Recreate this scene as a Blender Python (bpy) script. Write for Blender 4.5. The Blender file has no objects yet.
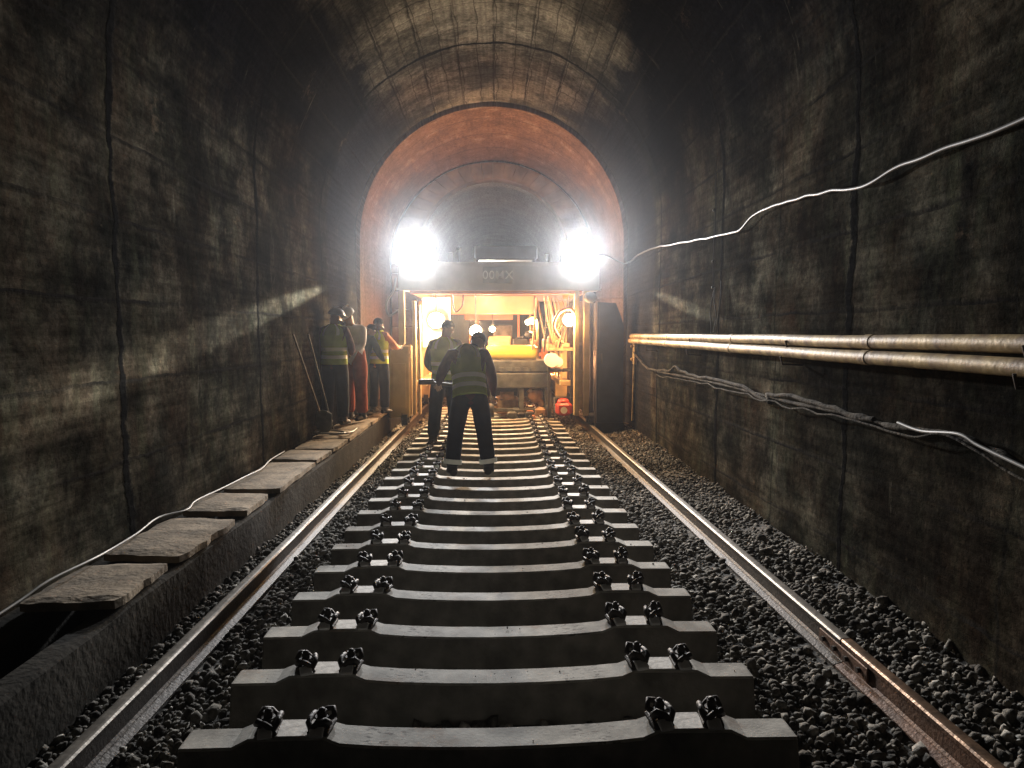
import bpy, math, random
import numpy as np
from mathutils import Vector, Matrix, noise

R = math.radians
random.seed(7)
C = bpy.context.scene.collection
S = bpy.context.scene

# ------------------------------------------------------------------ materials
def mat(name, col, rough=.8, metal=0., var=.25, scale=6., bump=.2, bscale=40., col2=None, spec=.5, coord='Object'):
    m = bpy.data.materials.new(name); m.use_nodes = True
    n, l = m.node_tree.nodes, m.node_tree.links
    b = n['Principled BSDF']
    b.inputs['Roughness'].default_value = rough
    b.inputs['Metallic'].default_value = metal
    b.inputs['Specular IOR Level'].default_value = spec
    tc = n.new('ShaderNodeTexCoord')
    ns = n.new('ShaderNodeTexNoise'); ns.inputs['Scale'].default_value = scale; ns.inputs['Detail'].default_value = 6
    l.new(tc.outputs[coord], ns.inputs['Vector'])
    rp = n.new('ShaderNodeValToRGB')
    c2 = col2 or tuple(c*(1-var*1.6) for c in col)
    rp.color_ramp.elements[0].position = .35; rp.color_ramp.elements[0].color = (*c2, 1)
    rp.color_ramp.elements[1].position = .65; rp.color_ramp.elements[1].color = (*col, 1)
    l.new(ns.outputs['Fac'], rp.inputs['Fac']); l.new(rp.outputs['Color'], b.inputs['Base Color'])
    if bump:
        nb = n.new('ShaderNodeTexNoise'); nb.inputs['Scale'].default_value = bscale; nb.inputs['Detail'].default_value = 4
        l.new(tc.outputs[coord], nb.inputs['Vector'])
        bp = n.new('ShaderNodeBump'); bp.inputs['Strength'].default_value = bump; bp.inputs['Distance'].default_value = .02
        l.new(nb.outputs['Fac'], bp.inputs['Height']); l.new(bp.outputs['Normal'], b.inputs['Normal'])
    return m

def emit(name, col, strength):
    m = bpy.data.materials.new(name); m.use_nodes = True
    n, l = m.node_tree.nodes, m.node_tree.links
    b = n['Principled BSDF']
    b.inputs['Base Color'].default_value = (.8, .8, .8, 1)
    b.inputs['Emission Color'].default_value = (*col, 1)
    b.inputs['Emission Strength'].default_value = strength
    return m

def M_(nt, op, a, b=None, clamp=False):
    nd = nt.nodes.new('ShaderNodeMath'); nd.operation = op; nd.use_clamp = clamp
    for i, v in enumerate((a, b)):
        if v is None: continue
        if isinstance(v, (int, float)): nd.inputs[i].default_value = v
        else: nt.links.new(v, nd.inputs[i])
    return nd.outputs[0]

def ramp(nt, fac, stops):
    rp = nt.nodes.new('ShaderNodeValToRGB'); e = rp.color_ramp.elements
    while len(e) < len(stops): e.new(.5)
    for i, (p, c) in enumerate(stops):
        e[i].position = p
        e[i].color = (c, c, c, 1) if isinstance(c, (int, float)) else (*c, 1)
    nt.links.new(fac, rp.inputs['Fac']); return rp.outputs['Color']

def mixc(nt, fac, a, b, mode='MIX'):
    nd = nt.nodes.new('ShaderNodeMix'); nd.data_type = 'RGBA'; nd.blend_type = mode
    if isinstance(fac, (int, float)): nd.inputs[0].default_value = fac
    else: nt.links.new(fac, nd.inputs[0])
    for k, v in ((6, a), (7, b)):
        if isinstance(v, tuple): nd.inputs[k].default_value = (*v, 1)
        else: nt.links.new(v, nd.inputs[k])
    return nd.outputs[2]

def noise_tex(nt, vec, scale, detail=6, rough=.6, stretch=None):
    if stretch:
        mp = nt.nodes.new('ShaderNodeMapping'); mp.inputs['Scale'].default_value = stretch
        nt.links.new(vec, mp.inputs['Vector']); vec = mp.outputs['Vector']
    t = nt.nodes.new('ShaderNodeTexNoise'); t.inputs['Scale'].default_value = scale
    t.inputs['Detail'].default_value = detail; t.inputs['Roughness'].default_value = rough
    nt.links.new(vec, t.inputs['Vector']); return t.outputs['Fac']

ARC_WALL = 4.35           # arc length from wall foot to springing
def lining_material(kind):
    """UV: u = metres along the tunnel, v = metres round the profile, 0 at the crown (signed)."""
    m = bpy.data.materials.new('lining_' + kind); m.use_nodes = True
    nt = m.node_tree; n, l = nt.nodes, nt.links; b = n['Principled BSDF']
    uv = n.new('ShaderNodeUVMap').outputs['UV']
    sp = n.new('ShaderNodeSeparateXYZ'); l.new(uv, sp.inputs[0]); u, v = sp.outputs[0], sp.outputs[1]
    av = M_(nt, 'ABSOLUTE', v)
    big = noise_tex(nt, uv, .55, 7, .68)
    mid = noise_tex(nt, uv, 1.7, 8, .7)
    grain = noise_tex(nt, uv, 1.0, 7, .65, (.7, 4.5, 1))          # boards, drawn out along the tunnel
    fine = noise_tex(nt, uv, 16, 8, .8)
    board = ramp(nt, noise_tex(nt, uv, 1., 4, .6, (.35, 16., 1)), [(.40, .55), (.50, 1.), (.60, 1.35)])
    drip = noise_tex(nt, uv, 1.0, 6, .7, (5., .5, 1))              # runs down the wall
    if kind == 'near':
        # wall: sooty concrete; brown and olive patches
        wall = ramp(nt, mid, [(.34, (.006, .006, .006)), (.46, (.022, .022, .018)), (.56, (.050, .047, .037)), (.68, (.105, .095, .072))])
        brown = ramp(nt, noise_tex(nt, uv, .8, 6, .7), [(.42, 0.), (.62, 1.)])
        wall = mixc(nt, M_(nt, 'MULTIPLY', brown, .35), wall, (.070, .043, .026))
        olive = ramp(nt, drip, [(.48, 0.), (.68, 1.)])
        wall = mixc(nt, M_(nt, 'MULTIPLY', olive, .45), wall, (.058, .062, .040))
        gs = ramp(nt, grain, [(.3, .3), (.62, 1.6)])
        wall = mixc(nt, .8, wall, gs, 'MULTIPLY')
        # crown: blockwork washed clean of soot
        br = n.new('ShaderNodeTexBrick'); l.new(uv, br.inputs['Vector'])
        wob = n.new('ShaderNodeVectorMath'); wob.operation = 'ADD'
        nz = n.new('ShaderNodeTexNoise'); nz.inputs['Scale'].default_value = 1.4; l.new(uv, nz.inputs['Vector'])
        sc = n.new('ShaderNodeVectorMath'); sc.operation = 'SCALE'; sc.inputs[3].default_value = .16; l.new(nz.outputs['Color'], sc.inputs[0])
        l.new(uv, wob.inputs[0]); l.new(sc.outputs[0], wob.inputs[1]); l.new(wob.outputs[0], br.inputs['Vector'])
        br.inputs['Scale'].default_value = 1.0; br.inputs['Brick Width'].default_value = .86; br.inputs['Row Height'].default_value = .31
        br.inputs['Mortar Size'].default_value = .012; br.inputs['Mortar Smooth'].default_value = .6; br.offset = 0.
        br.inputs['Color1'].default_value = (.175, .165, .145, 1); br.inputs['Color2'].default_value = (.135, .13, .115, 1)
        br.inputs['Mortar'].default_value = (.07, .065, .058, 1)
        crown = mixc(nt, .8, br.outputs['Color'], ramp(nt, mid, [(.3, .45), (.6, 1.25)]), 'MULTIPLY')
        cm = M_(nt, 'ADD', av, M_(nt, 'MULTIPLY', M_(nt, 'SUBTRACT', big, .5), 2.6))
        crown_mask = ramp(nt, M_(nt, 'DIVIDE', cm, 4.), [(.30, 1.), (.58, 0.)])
        haunch_mask = ramp(nt, M_(nt, 'DIVIDE', cm, 6.), [(.22, 0.), (.33, 1.), (.58, .95), (.74, 0.)])  # near-black bands over both haunches, between wall and crown
        col = mixc(nt, haunch_mask, wall, (.008, .008, .010))
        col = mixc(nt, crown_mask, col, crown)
        # pale leached patches
        pat = ramp(nt, noise_tex(nt, uv, 1.1, 8, .8, (1., 1.3, 1)), [(.60, 0.), (.72, 1.)])
        col = mixc(nt, M_(nt, 'MULTIPLY', pat, .7), col, (.16, .115, .08))
        # soot stains, runs of damp and lime streaks
        st = ramp(nt, noise_tex(nt, uv, .75, 9, .72, (1., .8, 1)), [(.44, 1.), (.56, 0.)])
        col = mixc(nt, M_(nt, 'MULTIPLY', st, .70), col, (.006, .006, .006))
        lime = M_(nt, 'MULTIPLY', ramp(nt, noise_tex(nt, uv, 1., 9, .75, (4.2, .42, 1)), [(.60, 0.), (.70, 1.)]), ramp(nt, noise_tex(nt, uv, .5, 3), [(.5, 0.), (.6, 1.)]))
        col = mixc(nt, M_(nt, 'MULTIPLY', lime, .7), col, (.14, .13, .10))
        spk = ramp(nt, noise_tex(nt, uv, 9., 5, .7), [(.66, 0.), (.74, 1.)])
        col = mixc(nt, M_(nt, 'MULTIPLY', spk, .5), col, (.12, .10, .075))
        # horizontal pour lines
        pl = M_(nt, 'ADD', v, M_(nt, 'MULTIPLY', mid, .10))
        pf = M_(nt, 'FRACT', M_(nt, 'DIVIDE', pl, .62))
        pline = ramp(nt, pf, [(0., 1.), (.025, 1.), (.07, 0.), (1., 0.)])
        pline = M_(nt, 'MULTIPLY', pline, ramp(nt, noise_tex(nt, uv, .9, 3), [(.36, .3), (.6, 1.)]))
        col = mixc(nt, pline, col, (.018, .017, .016))
        # damp tarry rings at the pour joints, 3.4 m apart
        ju = M_(nt, 'ADD', u, M_(nt, 'MULTIPLY', M_(nt, 'SUBTRACT', mid, .5), .30))
        jf = M_(nt, 'FRACT', M_(nt, 'DIVIDE', M_(nt, 'ADD', ju, 2.70), 3.4))
        jd = M_(nt, 'ABSOLUTE', M_(nt, 'SUBTRACT', jf, .5))
        wd = M_(nt, 'MULTIPLY', ramp(nt, big, [(.35, .25), (.65, 1.)]), .024)
        jl = M_(nt, 'SUBTRACT', 1., M_(nt, 'DIVIDE', jd, wd), True)
        jl = M_(nt, 'MULTIPLY', jl, 2.2, True)
        col = mixc(nt, jl, col, (.010, .010, .010))
        jf2 = M_(nt, 'FRACT', M_(nt, 'DIVIDE', M_(nt, 'ADD', ju, 1.20), 3.4))
        jl2 = M_(nt, 'MULTIPLY', M_(nt, 'SUBTRACT', 1., M_(nt, 'DIVIDE', M_(nt, 'ABSOLUTE', M_(nt, 'SUBTRACT', jf2, .5)), .007), True), .8)
        col = mixc(nt, jl2, col, (.014, .014, .013))
        # darker bluish ring on the walls before the step
        end = ramp(nt, M_(nt, 'DIVIDE', M_(nt, 'ADD', u, M_(nt, 'MULTIPLY', mid, .25)), 20.), [(.655, 0.), (.668, 1.)])
        ew = ramp(nt, M_(nt, 'DIVIDE', av, 6.), [(.25, 0.), (.40, 1.)])
        col = mixc(nt, M_(nt, 'MULTIPLY', M_(nt, 'MULTIPLY', end, ew), .75), col, (.022, .023, .028))
    elif kind == 'middle':
        col = ramp(nt, mid, [(.3, (.075, .045, .034)), (.55, (.145, .085, .062)), (.72, (.24, .18, .145))])
        col = mixc(nt, .5, col, ramp(nt, grain, [(.3, .6), (.62, 1.3)]), 'MULTIPLY')
        sm = ramp(nt, M_(nt, 'DIVIDE', M_(nt, 'ADD', av, big), 6.5), [(.60, 0.), (.85, 1.)])
        col = mixc(nt, M_(nt, 'MULTIPLY', sm, .7), col, (.075, .07, .072))
        jf = M_(nt, 'FRACT', M_(nt, 'DIVIDE', u, 1.3))
        col = mixc(nt, ramp(nt, jf, [(0., .6), (.03, .6), (.06, 0.)]), col, (.06, .04, .035))
    else:
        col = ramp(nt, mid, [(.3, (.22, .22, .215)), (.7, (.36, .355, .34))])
    col = mixc(nt, .8, col, ramp(nt, fine, [(.36, .45), (.64, 1.55)]), 'MULTIPLY')
    col = mixc(nt, .38 if kind == 'near' else .12, col, board, 'MULTIPLY')
    l.new(col, b.inputs['Base Color'])
    b.inputs['Roughness'].default_value = .95
    b.inputs['Specular IOR Level'].default_value = .0
    h = M_(nt, 'ADD', M_(nt, 'MULTIPLY', mid, 1.5), M_(nt, 'ADD', M_(nt, 'MULTIPLY', grain, .8), M_(nt, 'MULTIPLY', fine, .35)))
    if kind == 'near':
        h = M_(nt, 'SUBTRACT', h, M_(nt, 'ADD', M_(nt, 'MULTIPLY', jl, .7), M_(nt, 'MULTIPLY', pline, .5)))
    bp = n.new('ShaderNodeBump'); bp.inputs['Strength'].default_value = .75; bp.inputs['Distance'].default_value = .035
    l.new(h, bp.inputs['Height']); l.new(bp.outputs['Normal'], b.inputs['Normal'])
    return m

M = dict(
    sleeper=mat('sleeper_concrete', (.50, .485, .44), .85, var=.22, scale=9, bump=.10, bscale=60),
    sleeper_side_shade=mat('sleeper_shaded_side', (.27, .255, .225), .95, var=.3, scale=6, bump=.4, bscale=40, spec=.1),  # same concrete, with the shade of the side faces put into its colour
    slab=mat('slab_concrete', (.25, .20, .14), .95, var=.35, scale=5, bump=.5, bscale=25),
    kerb=mat('kerb_concrete', (.032, .030, .026), .95, var=.4, scale=4, bump=.5, bscale=22, spec=.1),
    iron=mat('black_iron', (.035, .024, .017), .6, .1, var=.4, scale=30, bump=.2, bscale=80),
    nylon=mat('grey_nylon', (.78, .78, .78), .5, bump=0),
    railside=mat('rail_side', (.055, .046, .038), .6, .4, var=.35, scale=7, bump=.3, bscale=50),
    railrust=mat('rail_rust', (.16, .085, .052), .6, .35, var=.35, scale=7, bump=.3, bscale=50),
    railtop=mat('rail_running_face', (.26, .235, .20), .48, .6, var=.3, scale=12, bump=.15, bscale=30),
    railtop2=mat('rail_rust_face', (.30, .19, .12), .42, .6, var=.4, scale=9, bump=.2, bscale=30),
    ballast=mat('ballast_stone', (.30, .295, .28), .9, var=.5, scale=14, bump=.5, bscale=60, spec=.2),
    ground=mat('ballast_ground', (.11, .105, .095), .95, var=.4, scale=10, bump=1., bscale=30),
    pipe=mat('galvanised_pipe', (.46, .34, .16), .58, .15, var=.3, scale=7, bump=.2, bscale=25, col2=(.17, .115, .07), spec=.3),
    crust=mat('lime_crust', (.085, .075, .06), .95, var=.6, scale=7, bump=.8, bscale=30, col2=(.018, .017, .015), spec=.1),
    cable=mat('grey_cable', (.13, .125, .115), .5, bump=0, var=.1),
    rope=mat('white_cable', (.26, .26, .25), .5, bump=0, var=.1),
    bracket=mat('rusty_bracket', (.09, .06, .045), .7, .4),
    gantry=mat('gantry_paint_beige', (.56, .42, .20), .55, var=.2, scale=3, bump=.1),
    gantrygrey=mat('gantry_paint_grey', (.48, .465, .42), .55, var=.15, scale=3, bump=.1),
    gantryred=mat('gantry_paint_orange', (.55, .20, .10), .5, var=.15, scale=3, bump=.1),
    yellow=mat('tank_yellow', (.80, .60, .06), .4, var=.1, scale=4, bump=.05),
    steel=mat('machine_steel', (.13, .135, .12), .5, .3, var=.35, scale=6),
    darksteel=mat('dark_steel', (.035, .037, .042), .5, .3, var=.3, scale=6),
    bluesteel=mat('cabinet_blue_grey', (.055, .068, .090), .5, .1, var=.25, scale=3),
    tan=mat('tan_metal', (.42, .25, .13), .55, .1, var=.3, scale=8),
    red=mat('red_paint', (.60, .06, .035), .45, var=.2, scale=6, bump=.05),
    plate=mat('plate_grey', (.26, .27, .25), .5, bump=0),
    letter=mat('letter_white', (.75, .76, .70), .5, bump=0, var=.05),
    wood=mat('worn_wood', (.20, .14, .08), .8, var=.4, scale=12),
    skin=mat('skin', (.32, .19, .13), .6, bump=0, var=.1),
    hair=mat('dark_hair', (.012, .010, .009), .95, bump=.6, bscale=90, spec=.1),
    navy=mat('navy_workwear', (.018, .022, .034), .9, var=.2, scale=8, bump=.5, bscale=14, spec=.15),
    maroon=mat('maroon_sleeve', (.07, .025, .035), .9, var=.2, scale=8, bump=.5, bscale=14, spec=.15),
    teal=mat('dark_teal_jacket', (.022, .045, .048), .9, var=.2, scale=8, bump=.5, bscale=14, spec=.15),
    white_cloth=mat('pale_shirt', (.60, .60, .66), .9, var=.15, scale=8, bump=.5, bscale=14, spec=.15),
    orange_cloth=mat('orange_red_trousers', (.30, .07, .035), .9, var=.2, scale=8, bump=.5, bscale=14, spec=.15),
    orange_sleeve=mat('orange_sleeve', (.55, .22, .10), .9, var=.2, scale=8, bump=.5, bscale=14, spec=.15),
    vest=mat('olive_vest', (.38, .47, .10), .9, var=.15, scale=8, bump=.4, bscale=14, spec=.15),
    vestyellow=mat('yellow_vest', (.75, .80, .08), .8, var=.1, scale=8, bump=.4, bscale=14, spec=.15),
    reflect=mat('reflective_tape', (.88, .90, .82), .35, bump=0, var=.03),
    boot=mat('black_boot', (.015, .014, .013), .6, bump=.2),
    helmet=mat('white_helmet', (.60, .60, .62), .35, bump=0, var=.05),
    helmetdark=mat('dark_helmet', (.16, .15, .16), .35, bump=0, var=.05),
    face=mat('eye_dark', (.01, .01, .01), .4, bump=0),
    glare=emit('lamp_glare', (.98, .98, 1.), 13.),
    bulb=emit('warm_bulb', (1., .82, .55), 22.),
    bulbwhite=emit('inner_flood_face', (1., .93, .78), 16.),
)
# chips, stencil smudges and rust bleeding on the sleepers
nt = M['sleeper'].node_tree; b = nt.nodes['Principled BSDF']
tc = nt.nodes.new('ShaderNodeTexCoord'); oi = nt.nodes.new('ShaderNodeObjectInfo')
src = b.inputs['Base Color'].links[0].from_socket
off = nt.nodes.new('ShaderNodeVectorMath'); off.operation = 'ADD'
sc_ = nt.nodes.new('ShaderNodeVectorMath'); sc_.operation = 'SCALE'; sc_.inputs[3].default_value = 37.
nt.links.new(oi.outputs['Location'], sc_.inputs[0]); nt.links.new(tc.outputs['Object'], off.inputs[0]); nt.links.new(sc_.outputs[0], off.inputs[1])
sm = ramp(nt, noise_tex(nt, off.outputs[0], 3., 8, .7), [(.33, .50), (.52, .95), (.66, 1.12)])
c1 = mixc(nt, 1., src, sm, 'MULTIPLY')
sx = nt.nodes.new('ShaderNodeSeparateXYZ'); nt.links.new(tc.outputs['Object'], sx.inputs[0])
band = ramp(nt, M_(nt, 'ABSOLUTE', M_(nt, 'SUBTRACT', M_(nt, 'ABSOLUTE', sx.outputs[0]), .46)), [(.09, 1.), (.12, 0.)])
mk = ramp(nt, noise_tex(nt, off.outputs[0], 1., 3, .6, (26., 60., 20.)), [(.56, 0.), (.60, 1.)])
c2 = mixc(nt, M_(nt, 'MULTIPLY', M_(nt, 'MULTIPLY', band, mk), .75), c1, (.06, .055, .05))
rs = ramp(nt, noise_tex(nt, off.outputs[0], 4.5, 5, .6), [(.58, 0.), (.70, 1.)])
c3 = mixc(nt, M_(nt, 'MULTIPLY', rs, .6), c2, (.22, .14, .09))
nt.links.new(c3, b.inputs['Base Color'])
# every stone has its own tone
nt = M['ballast'].node_tree; b = nt.nodes['Principled BSDF']
src = b.inputs['Base Color'].links[0].from_socket
at = nt.nodes.new('ShaderNodeAttribute'); at.attribute_name = 'tone'
nt.links.new(mixc(nt, 1., src, ramp(nt, at.outputs['Fac'], [(0., (.28, .26, .24)), (.5, (.7, .67, .62)), (.9, (1.15, 1.12, 1.06)), (1., (2.2, 2.15, 2.05))]), 'MULTIPLY'), b.inputs['Base Color'])

# ------------------------------------------------------------------ helpers
class MB:
    def __init__(s): s.v = []; s.f = []; s.m = []; s.sm = []
    def add(s, vs, fs, mi=0, smooth=False):
        o = len(s.v); s.v += [tuple(p) for p in vs]
        for f in fs: s.f.append([i+o for i in f]); s.m.append(mi); s.sm.append(smooth)
    def box(s, x0, x1, y0, y1, z0, z1, mi=0, bev=0., tf=None):
        """box with chamfered edges"""
        b = min(bev, (x1-x0)*.45, (y1-y0)*.45, (z1-z0)*.45)
        if b <= 0:
            vs = [(x, y, z) for z in (z0, z1) for y in (y0, y1) for x in (x0, x1)]
            fs = [(0,2,3,1),(4,5,7,6),(0,1,5,4),(2,6,7,3),(0,4,6,2),(1,3,7,5)]
        else:
            pr = [(x0+b,y0),(x1-b,y0),(x1,y0+b),(x1,y1-b),(x1-b,y1),(x0+b,y1),(x0,y1-b),(x0,y0+b)]
            cx, cy = (x0+x1)/2, (y0+y1)/2
            def ins(p): return (p[0]+b*(1 if p[0] < cx else -1), p[1]+b*(1 if p[1] < cy else -1))
            rings = [[(*ins(p), z0) for p in pr], [(*p, z0+b) for p in pr], [(*p, z1-b) for p in pr], [(*ins(p), z1) for p in pr]]
            vs = [p for r in rings for p in r]; fs = []
            for k in range(3):
                for i in range(8): j = (i+1) % 8; fs.append((k*8+i, k*8+j, k*8+8+j, k*8+8+i))
            fs += [tuple(range(7, -1, -1)), tuple(range(24, 32))]
        if tf is not None: vs = [tf @ Vector(p) for p in vs]
        s.add(vs, fs, mi)
    def tube(s, pts, r, seg=8, mi=0, smooth=True, caps=True, flat=1.):
        pts = [Vector(p) for p in pts]; n = len(pts)
        rr = r if isinstance(r, (list, tuple)) else [r]*n
        rings = []; up = None
        for i, p in enumerate(pts):
            t = (pts[min(i+1, n-1)] - pts[max(i-1, 0)]).normalized()
            if up is None: up = Vector((0, 0, 1)) if abs(t.z) < .9 else Vector((1, 0, 0))
            a = t.cross(up)
            if a.length < 1e-4: a = t.cross(Vector((0, 1, 0)))
            a.normalize(); c = a.cross(t).normalized(); up = c
            rings.append([p + a*math.cos(2*math.pi*k/seg)*rr[i] + c*math.sin(2*math.pi*k/seg)*rr[i]*flat for k in range(seg)])
        vs = [q for rg in rings for q in rg]; fs = []
        for i in range(n-1):
            for k in range(seg):
                j = (k+1) % seg; fs.append((i*seg+k, i*seg+j, (i+1)*seg+j, (i+1)*seg+k))
        s.add(vs, fs, mi, smooth)
        if caps:
            s.add(rings[0], [tuple(range(seg-1, -1, -1))], mi); s.add(rings[-1], [tuple(range(seg))], mi)
    def ell(s, c, r, seg=14, rings=9, mi=0, tf=None, z0=-1., z1=1.):
        """ellipsoid cut between the relative heights z0 and z1"""
        vs = []; fs = []; a0, a1 = math.asin(z0), math.asin(z1)
        for i in range(rings+1):
            a = a0 + (a1-a0)*i/rings
            for k in range(seg):
                t = 2*math.pi*k/seg
                p = Vector((r[0]*math.cos(a)*math.cos(t), r[1]*math.cos(a)*math.sin(t), r[2]*math.sin(a)))
                if tf is not None: p = tf @ p
                vs.append(Vector(c)+p)
        for i in range(rings):
            for k in range(seg):
                j = (k+1) % seg; fs.append((i*seg+k, i*seg+j, (i+1)*seg+j, (i+1)*seg+k))
        s.add(vs, fs, mi, True)
        if z0 > -1: s.add(vs[:seg], [tuple(range(seg-1, -1, -1))], mi)
    def prism(s, prof, a0, a1, axis='y', mi=0, smooth=False, tf=None):
        n = len(prof)
        def pt(p, a): return (p[0], a, p[1]) if axis == 'y' else (a, p[0], p[1])
        vs = [pt(p, a0) for p in prof] + [pt(p, a1) for p in prof]
        if tf is not None: vs = [tf @ Vector(p) for p in vs]
        mis = mi if isinstance(mi, list) else [mi]*n
        for i in range(n):
            j = (i+1) % n
            s.add([vs[i], vs[j], vs[n+j], vs[n+i]], [(0, 1, 2, 3)], mis[i], smooth)
        s.add(vs[:n], [tuple(range(n-1, -1, -1))], mis[0]); s.add(vs[n:], [tuple(range(n))], mis[0])
    def build(s, name, mats, parent=None, loc=(0, 0, 0)):
        me = bpy.data.meshes.new(name); me.from_pydata(s.v, [], s.f)
        for m in (mats if isinstance(mats, list) else [mats]): me.materials.append(m)
        me.polygons.foreach_set('material_index', s.m); me.polygons.foreach_set('use_smooth', s.sm)
        me.update()
        o = bpy.data.objects.new(name, me); C.objects.link(o); o.location = loc
        if parent: o.parent = parent
        return o

def tag(o, label=None, cat=None, group=None, kind=None):
    if label: o['label'] = label
    if cat: o['category'] = cat
    if group: o['group'] = group
    if kind: o['kind'] = kind
    return o
def thing(name, label, cat, loc=(0, 0, 0), rz=0., group=None):
    o = bpy.data.objects.new(name, None); C.objects.link(o); o.location = loc; o.rotation_euler = (0, 0, rz)
    o.empty_display_size = .2
    return tag(o, label, cat, group)
def copy_tree(o, parent=None):
    c = o.copy(); C.objects.link(c)
    if parent: c.parent = parent
    for ch in list(o.children): copy_tree(ch, c)
    return c

# ------------------------------------------------------------------ tunnel lining
TC = -.05                     # tunnel centre line
def profile(Rr, zs, zb=-.55, batter=.0, n_arc=44, n_wall=22):
    """points right foot -> crown -> left foot, with signed arc length from the crown"""
    pts = []
    L = Rr*math.pi/2
    for i in range(n_wall):
        t = i/n_wall; z = zb+(zs-zb)*t
        pts.append((Rr-batter*(1-t), z, -(L+(zs-z))))
    for i in range(n_arc+1):
        a = math.pi*i/n_arc
        pts.append((Rr*math.cos(a), zs+Rr*math.sin(a), L*(2*i/n_arc-1)))
    for i in range(n_wall-1, -1, -1):
        t = i/n_wall; z = zb+(zs-zb)*t
        pts.append((-(Rr-batter*(1-t)), z, L+(zs-z)))
    return pts
def lining(name, Y0, Y1, step, Rr, zs, material, rough=.02, batter=0., thick=.35):
    pr = profile(Rr, zs, batter=batter); n = len(pr)
    ys = [Y0+(Y1-Y0)*i/max(1, round((Y1-Y0)/step)) for i in range(round((Y1-Y0)/step)+1)]
    vs = []; uvs = []; fs = []
    for y in ys:
        ring = math.floor((y-2.4)/3.4)
        so = (math.sin(ring*12.9)*.5)*.022
        for (x, z, s_) in pr:
            d = noise.noise(Vector((s_*.9, y*.9, 3.)))*rough + noise.noise(Vector((s_*3.5, y*2.5, 9.)))*rough*.4 + so
            k = math.atan2(max(0, z-zs), x)
            nx, nz = (math.cos(k), math.sin(k)) if z > zs else (math.copysign(1, x), 0)
            vs.append((TC+x+nx*d, y, z+nz*d)); uvs.append((y, s_))
    for j in range(len(ys)-1):
        for i in range(n-1):
            fs.append((j*n+i, (j+1)*n+i, (j+1)*n+i+1, j*n+i+1))
    inner = len(fs)
    # outer skin and end faces give it thickness
    o0 = len(vs)
    for y in (ys[0], ys[-1]):
        for (x, z, s_) in pr:
            k = math.atan2(max(0, z-zs), x)
            nx, nz = (math.cos(k), math.sin(k)) if z > zs else (math.copysign(1, x), 0)
            vs.append((TC+x+nx*thick, y, z+nz*thick)); uvs.append((y, s_*1.1))
    e = (len(ys)-1)*n
    for i in range(n-1):
        fs.append((o0+i, o0+i+1, o0+n+i+1, o0+n+i))
        fs.append((i, i+1, o0+i+1, o0+i))
        fs.append((e+i+1, e+i, o0+n+i, o0+n+i+1))
    me = bpy.data.meshes.new(name); me.from_pydata(vs, [], fs)
    ul = me.uv_layers.new(name='UVMap')
    li = np.empty(len(me.loops), dtype=np.int32); me.loops.foreach_get('vertex_index', li)
    ul.data.foreach_set('uv', np.array(uvs, dtype=np.float32)[li].ravel())
    me.polygons.foreach_set('use_smooth', [i < inner for i in range(len(fs))])
    me.materials.append(material); me.update()
    o = bpy.data.objects.new(name, me); C.objects.link(o); return o

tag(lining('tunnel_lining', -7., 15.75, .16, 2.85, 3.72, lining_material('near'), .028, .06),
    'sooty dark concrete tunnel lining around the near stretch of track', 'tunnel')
mid_m = lining_material('middle')
tag(lining('tunnel_lining', 15.90, 21.0, .25, 2.86, 3.72, mid_m, .02, thick=.36),
    'rust red lit stretch of tunnel lining behind the gantry', 'tunnel')
tag(lining('tunnel_rib', 15.752, 15.898, .073, 2.76, 3.72, mid_m, .004, thick=.45),
    'thin rusty rib ringing the tunnel just behind the two glaring lamps', 'tunnel')
# stone ring face further in
ring = MB()
Ro, Ri, zo, zi = 2.84, 2.12, 3.72, 4.0
na = 26
for i in range(na):
    a0 = math.pi*i/na+.0015; a1 = math.pi*(i+1)/na-.0015
    q = []
    for y in (21.02, 21.6):
        for (rr, zc, a) in ((Ri, zi, a0), (Ri, zi, a1), (Ro, zo, a1), (Ro, zo, a0)):
            q.append((TC+rr*math.cos(a), y + random.uniform(-.004, .004), zc+rr*math.sin(a)))
    ring.add(q, [(0, 1, 2, 3), (7, 6, 5, 4), (0, 4, 5, 1), (1, 5, 6, 2), (2, 6, 7, 3), (3, 7, 4, 0)])
for sgn in (-1, 1):
    x0, x1 = sorted((TC+sgn*Ri, TC+sgn*Ro))
    for k in range(9): ring.box(x0, x1, 21.02, 21.6, -.5+k*.5, -.5+k*.5+.49 if k < 8 else 3.72, bev=.02)
stone = mat('ring_stone', (.22, .15, .11), .85, var=.35, scale=2.2, bump=.5, bscale=14)
tag(ring.build('stone_arch', stone), 'tan block arch narrowing the tunnel beyond the gantry', 'arch')
tag(lining('tunnel_lining', 21.61, 62., .8, 2.12, 4.0, lining_material('far'), .02, thick=.7),
    'hazy grey inner tunnel lining seen through the stone arch', 'tunnel')

# ------------------------------------------------------------------ ground
g = MB()
xs = [-2.95+i*.1475 for i in range(41)]
ys = [-7+i*.25 for i in range(277)]
def gz(x, y):
    z = -.235 + .012*noise.noise(Vector((x*2, y*2, 0)))
    if x > 2.0: z += (x-2.0)*.15
    return z
vs = [(x, y, gz(x, y)) for y in ys for x in xs]
fs = [(j*41+i, j*41+i+1, (j+1)*41+i+1, (j+1)*41+i) for j in range(276) for i in range(40)]
g.add(vs, fs, 0, True)
tag(g.build('ground', M['ground']), kind='structure')

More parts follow.
